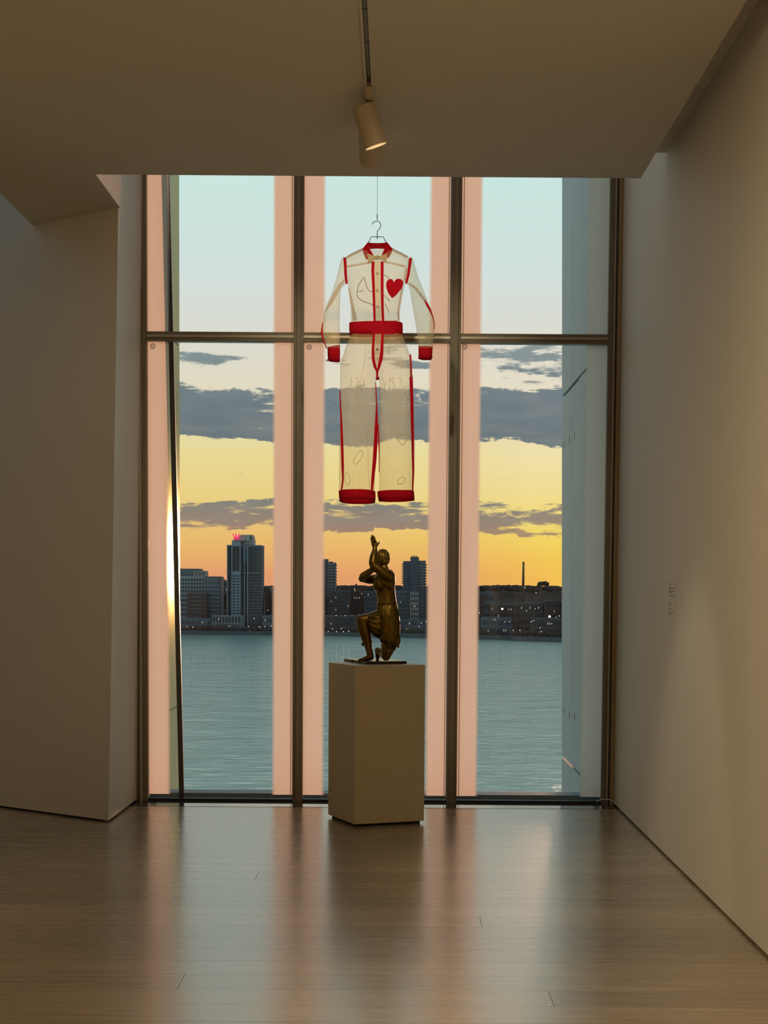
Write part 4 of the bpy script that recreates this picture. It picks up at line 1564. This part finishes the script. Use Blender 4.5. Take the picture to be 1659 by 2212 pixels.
def stroke(mb, p0, p1, w_):
    (x0_, y0_), (x1_, y1_) = p0, p1
    Ys = Y - 4.2
    xa_, za_ = pxz(x0_, y0_, Ys)
    xb_, zb_ = pxz(x1_, y1_, Ys)
    h_ = w_ * Ys / F / 2
    mb.slab([(xa_ - h_, Ys, za_), (xa_ + h_, Ys, za_), (xb_ + h_, Ys, zb_), (xb_ - h_, Ys, zb_)], .8)


for s_ in (((503.6, 1153.6), (507.4, 1165)), ((510.8, 1154.5), (507.4, 1165)), ((509.4, 1154.5), (513.6, 1165)), ((516.6, 1153.6), (513.6, 1165))):
    stroke(mb, *s_, 2.2)
for xs_ in ((501.8, 505.8), (508.0, 512.0), (514.8, 518.4)):
    stroke(mb, ((xs_[0] + xs_[1]) / 2, 1153.2), ((xs_[0] + xs_[1]) / 2, 1154.3), xs_[1] - xs_[0])
tag(mb.build('letter_w', M_WSIGN, tw), 'red glowing letter W')
for px in (505, 510, 515):
    x, z = pxz(px, 1168, Y - 4)
    MB().box(x - .15, x + .15, Y - 3.9, Y - 3.5, z - 1, z + 3).build('sign_post', M_DARKM, tw)
# podium with colonnade
pd = block(tw, 'podium', 457, 528, 1329, Y - 11, 6, M_SLATE)
bands(pd, 456.5, 524, (1330, 1347), Y - 11.2, M_OFFICE, .7, .5)
for px in fr(459, 520, 10):
    x, z = pxz(px, 1330, Y - 11.4)
    MB().box(x - .3, x + .3, Y - 11.9, Y - 11.1, GZ, z).build('column', M_OFFICE, pd)
windows(pd, 459, 520, 1332, 1344, Y - 11, 9, 1, .8, .8)

# plain city blocks
specs = [  # px0, px1, top, Y, depth, mat, cols, rows, label
    (330, 398, 1262, 1700, 30, M_SLATE, 10, 6, 'slate block partly behind the steel cladding'),
    (474, 492, 1254, 1700, 30, M_SLATE, 4, 8, 'narrow slate block between office and sign tower'),
    (480.5, 490, 1282, 1684, 12, M_BRICK, 5, 5, 'low brick block beside the office wing'),
    (573, 584, 1268, 1650, 24, M_BRICK2, 5, 7, 'brown brick block beside the sign tower'),
    (586, 640, 1280, 1640, 24, M_BRICK, 9, 6, 'low red brick block behind the frosted band'),
    (566, 592, 1330, 1609, 10, M_SLATE, 6, 2, 'low pavilion at the foot of the sign tower'),
    (642, 703, 1285, 1650, 30, M_BRICK2, 12, 7, 'wide brown block left of the residential towers'),
    (706, 755, 1275, 1660, 30, M_BRICK2, 9, 9, 'dark brick block below the narrow balcony tower'),
    (757, 790, 1265, 1700, 30, M_BRICK, 6, 9, 'red brick block behind the statue'),
    (786, 844, 1277, 1650, 30, M_BRICK2, 10, 8, 'long brown block behind the statue'),
    (846, 884, 1276, 1645, 30, M_SLATE, 7, 9, 'slate block beside the wide balcony tower'),
    (886, 905, 1279, 1625, 16, M_CREAM, 3, 7, 'cream framed block before the wide balcony tower'),
    (920, 985, 1272, 1640, 26, M_BRICK2, 10, 9, 'brown block right of the wide balcony tower'),
    (980, 1046, 1282, 1600, 26, M_BRICK, 10, 7, 'red brick warehouse behind the frosted band'),
    (1036, 1068, 1279, 1640, 22, M_SLATE, 7, 4, 'pale slate house row under the ridge'),
    (1060, 1116, 1306, 1560, 20, M_BRICK, 12, 4, 'long low brick warehouse near the chimney'),
    (1119, 1174, 1303, 1570, 20, M_BRICK2, 12, 4, 'long low brown warehouse near the chimney'),
    (1177, 1213, 1298, 1560, 20, M_BRICK, 8, 5, 'brick warehouse beside the grey pier'),
    (1040, 1105, 1334, 1530, 14, M_SLATE, 14, 2, 'low slate shed on the quay'),
    (1150, 1212, 1336, 1506, 14, M_BRICK2, 14, 2, 'low brown shed on the quay'),
    (700, 770, 1330, 1612, 14, M_BRICK2, 12, 3, 'low brown houses along the quay'),
    (850, 925, 1338, 1590, 14, M_SLATE, 12, 2, 'low slate houses along the quay'),
    (385, 455, 1336, 1612, 12, M_SLATE, 10, 2, 'low slate houses below the office block'),
    (1219, 1330, 1290, 1540, 20, M_BRICK2, 12, 5, 'brown warehouse hidden behind the grey pier'),
]
for i, (a, b, t_, Y, dep, m_, cols, rws, lab) in enumerate(specs):
    e_ = building('city_block', lab, 'building', (a + b) / 2, Y)
    block(e_, 'walls', a, b, t_, Y, dep, m_)
    block(e_, 'parapet', a - .4, b + .4, t_ - .8, Y - .4, dep + .8, M_SLATE, t_ + .3)
    hbot = pxz(a, t_, Y)[1] - GZ
    ybot = t_ + hbot / Y * F * .93
    windows(e_, a + 1, b - 1, t_ + 2.5, ybot, Y, cols, rws, .5, .55, skip=.05, seed=i)
    rn = random.Random(i + 50)
    lw_ = windows(e_, a + 1, b - 1, t_ + 2.5, ybot, Y - .1, cols, rws, .3, .3, M_WIN_W, 'lit_windows', skip=.94, seed=i + 9)
    if rn.random() < .6:
        xx = a + (b - a) * rn.uniform(.2, .7)
        block(e_, 'roof_hut', xx, xx + (b - a) * .14, t_ - 3.2, Y + 5, 6, m_, t_ - .5)


def res_tower(label, Y, parts_, bal):
    e_ = building('balcony_tower', label, 'building', parts_[0][1], Y)
    for nm, a, b, t_, off, m_, cols, rws, fw, fh in parts_:
        o_ = block(e_, nm, a, b, t_, Y + off, 24, m_)
        windows(o_, a + .6, b - .6, t_ + 2, 1340, Y + off, cols, rws, fw, fh)
    for a, b, y0_, y1_, n_ in bal:
        for y in fr(y0_, y1_, n_):
            xa_, z = pxz(a, y, Y)
            xb_, _ = pxz(b, y, Y)
            MB().box(xa_, xb_, Y + 2, Y + 9, z - .55, z + .55).build('balcony', M_CREAM, e_)
    return e_


t_ = res_tower('narrow residential tower with white balcony bands left of the statue', 1760,
               [('tall_core', 690, 708, 1207.5, 0, M_SLATE, 3, 20, .35, .4), ('banded_wing', 708, 725, 1215, -2, M_SLATE, 2, 19, .5, .3)],
               [(725, 727.6, 1221, 1262, 7)])
bands(t_, 708.2, 724.8, fr(1219, 1268, 9), 1757.8, M_CREAM, 1.1, .5)
block(t_, 'roof_hut', 711, 719, 1213, 1764, 6, M_SLATE, 1215.3)
t_ = res_tower('wide residential tower with stepped roof and balconies right of the statue', 1740,
               [('left_wing', 871, 887.2, 1212, 0, M_SLATE, 4, 20, .4, .4), ('core', 887, 905, 1202.6, -3, M_SLATE, 4, 22, .35, .35), ('right_wing', 904.8, 920, 1211, -1, M_SLATE, 2, 20, .5, .3)],
               [(867.5, 871.2, 1219, 1260, 9), (919.8, 923, 1220, 1262, 8)])
bands(t_, 905.2, 919.8, fr(1216, 1266, 9), 1738.8, M_CREAM, 1.0, .5)
for px in (891, 895, 899):
    x, z = pxz(px, 1202, 1740)
    MB().box(x - .4, x + .4, 1740, 1741, z - 1, z + 1.2).build('antenna', M_DARKM, t_)

# chimney stack
Y = 2450
cx_, zt_ = pxz(1130.8, 1214, Y)
zb_ = pxz(1130.8, 1275, Y)[1]
rg = lambda r_, z: [(cx_ + r_ * math.cos(2 * math.pi * k / 16), Y + r_ * math.sin(2 * math.pi * k / 16), z) for k in range(16)]
ch = empty('chimney_stack', (cx_, Y, zb_))
tag(ch, 'tall lone brick chimney stack rising above the ridge', 'chimney')
MB().rings([rg(2.3, GZ), rg(2.1, zb_), rg(1.35, zt_)]).build('shaft', M_BRICK, ch)
MB().rings([rg(1.55, zt_ - 1.5), rg(1.6, zt_ + .3)]).build('rim', M_BRICK2, ch)

# trees and lamps on the waterfront
tr = MB()
rnd = random.Random(8)
for k in range(420):
    px = rnd.uniform(330, 1330)
    Yt = shoreY(px) + rnd.uniform(2.5, 5)
    x, _ = pxz(px, 1360, Yt)
    h_ = rnd.uniform(2.0, 5.5)
    tr.ellipsoid((x, Yt, GZ + h_ * .75), h_ * .45, h_ * .45, h_ * .6, 6, 4)
    tr.box(x - .15, x + .15, Yt - .15, Yt + .15, GZ - .2, GZ + h_ * .5)
tag(tr.build('waterfront_trees', M_TREE, land), 'row of small bare trees along the far quay', kind='stuff')

lamps = [(404, 1354), (417, 1355), (495.5, 1353.6), (537, 1354), (560.6, 1354.5), (572, 1354), (549, 1337), (586, 1353), (539.5, 1364), (579, 1319), (472, 1338),
         (709, 1365), (727, 1365), (731, 1369), (742, 1365), (753, 1364.5), (770, 1368.5), (718, 1359), (737, 1358), (726, 1330), (746, 1330.5), (767, 1276), (922, 1366), (905, 1354), (910, 1347), (921, 1344),
         (1085, 1317.5), (1187, 1334), (1098.5, 1317), (1137, 1320), (1091, 1344), (1100.5, 1343.5), (1054.5, 1363), (1108.5, 1362), (1123, 1362), (1147, 1343.5), (1152.5, 1341.5), (1158, 1281), (1167, 1357), (1169, 1365), (1163.5, 1313.5), (1069, 1339), (1192, 1348), (1134, 1270.5), (1156, 1316), (1208, 1331)]
proto = None
for i, (px, py) in enumerate(lamps):
    low = py > 1350
    Yl = shoreY(px) + (1.5 if low else -0.0) if low else (1560 if px < 700 else 1585 if px < 1000 else 1482)
    Yl = shoreY(px) + 1.5 if low else shoreY(px) + 2.5
    x, z = pxz(px, py, Yl)
    big = .95 if (px, py) in ((1085, 1317.5), (1187, 1334)) else .24
    e_ = empty('lamp_post', (x, Yl, GZ))
    lab = ('by the low houses under the office block' if px < 450 else 'at the podium of the sign tower' if px < 530 else 'beside the pavilion right of the sign tower' if px < 600
           else 'below the narrow balcony tower' if px < 760 else 'just behind the statue' if px < 800 else 'below the wide balcony tower' if px < 960
           else 'by the slate shed on the quay' if px < 1112 else 'by the brown shed near the chimney' if px < 1175 else 'next to the grey pier')
    ht = 'tall bright ' if big > .5 else 'tall ' if py < 1345 else 'short '
    tag(e_, ht + 'lit lamp post on the far shore ' + lab, 'lamp post', 'lamp posts along the far shore')
    MB().box(x - .06, x + .06, Yl - .06, Yl + .06, GZ, z).build('pole', M_DARKM, e_)
    MB().ellipsoid((x, Yl, z + big), big, big, big, 8, 6).build('lamp_head', M_STREET, e_)
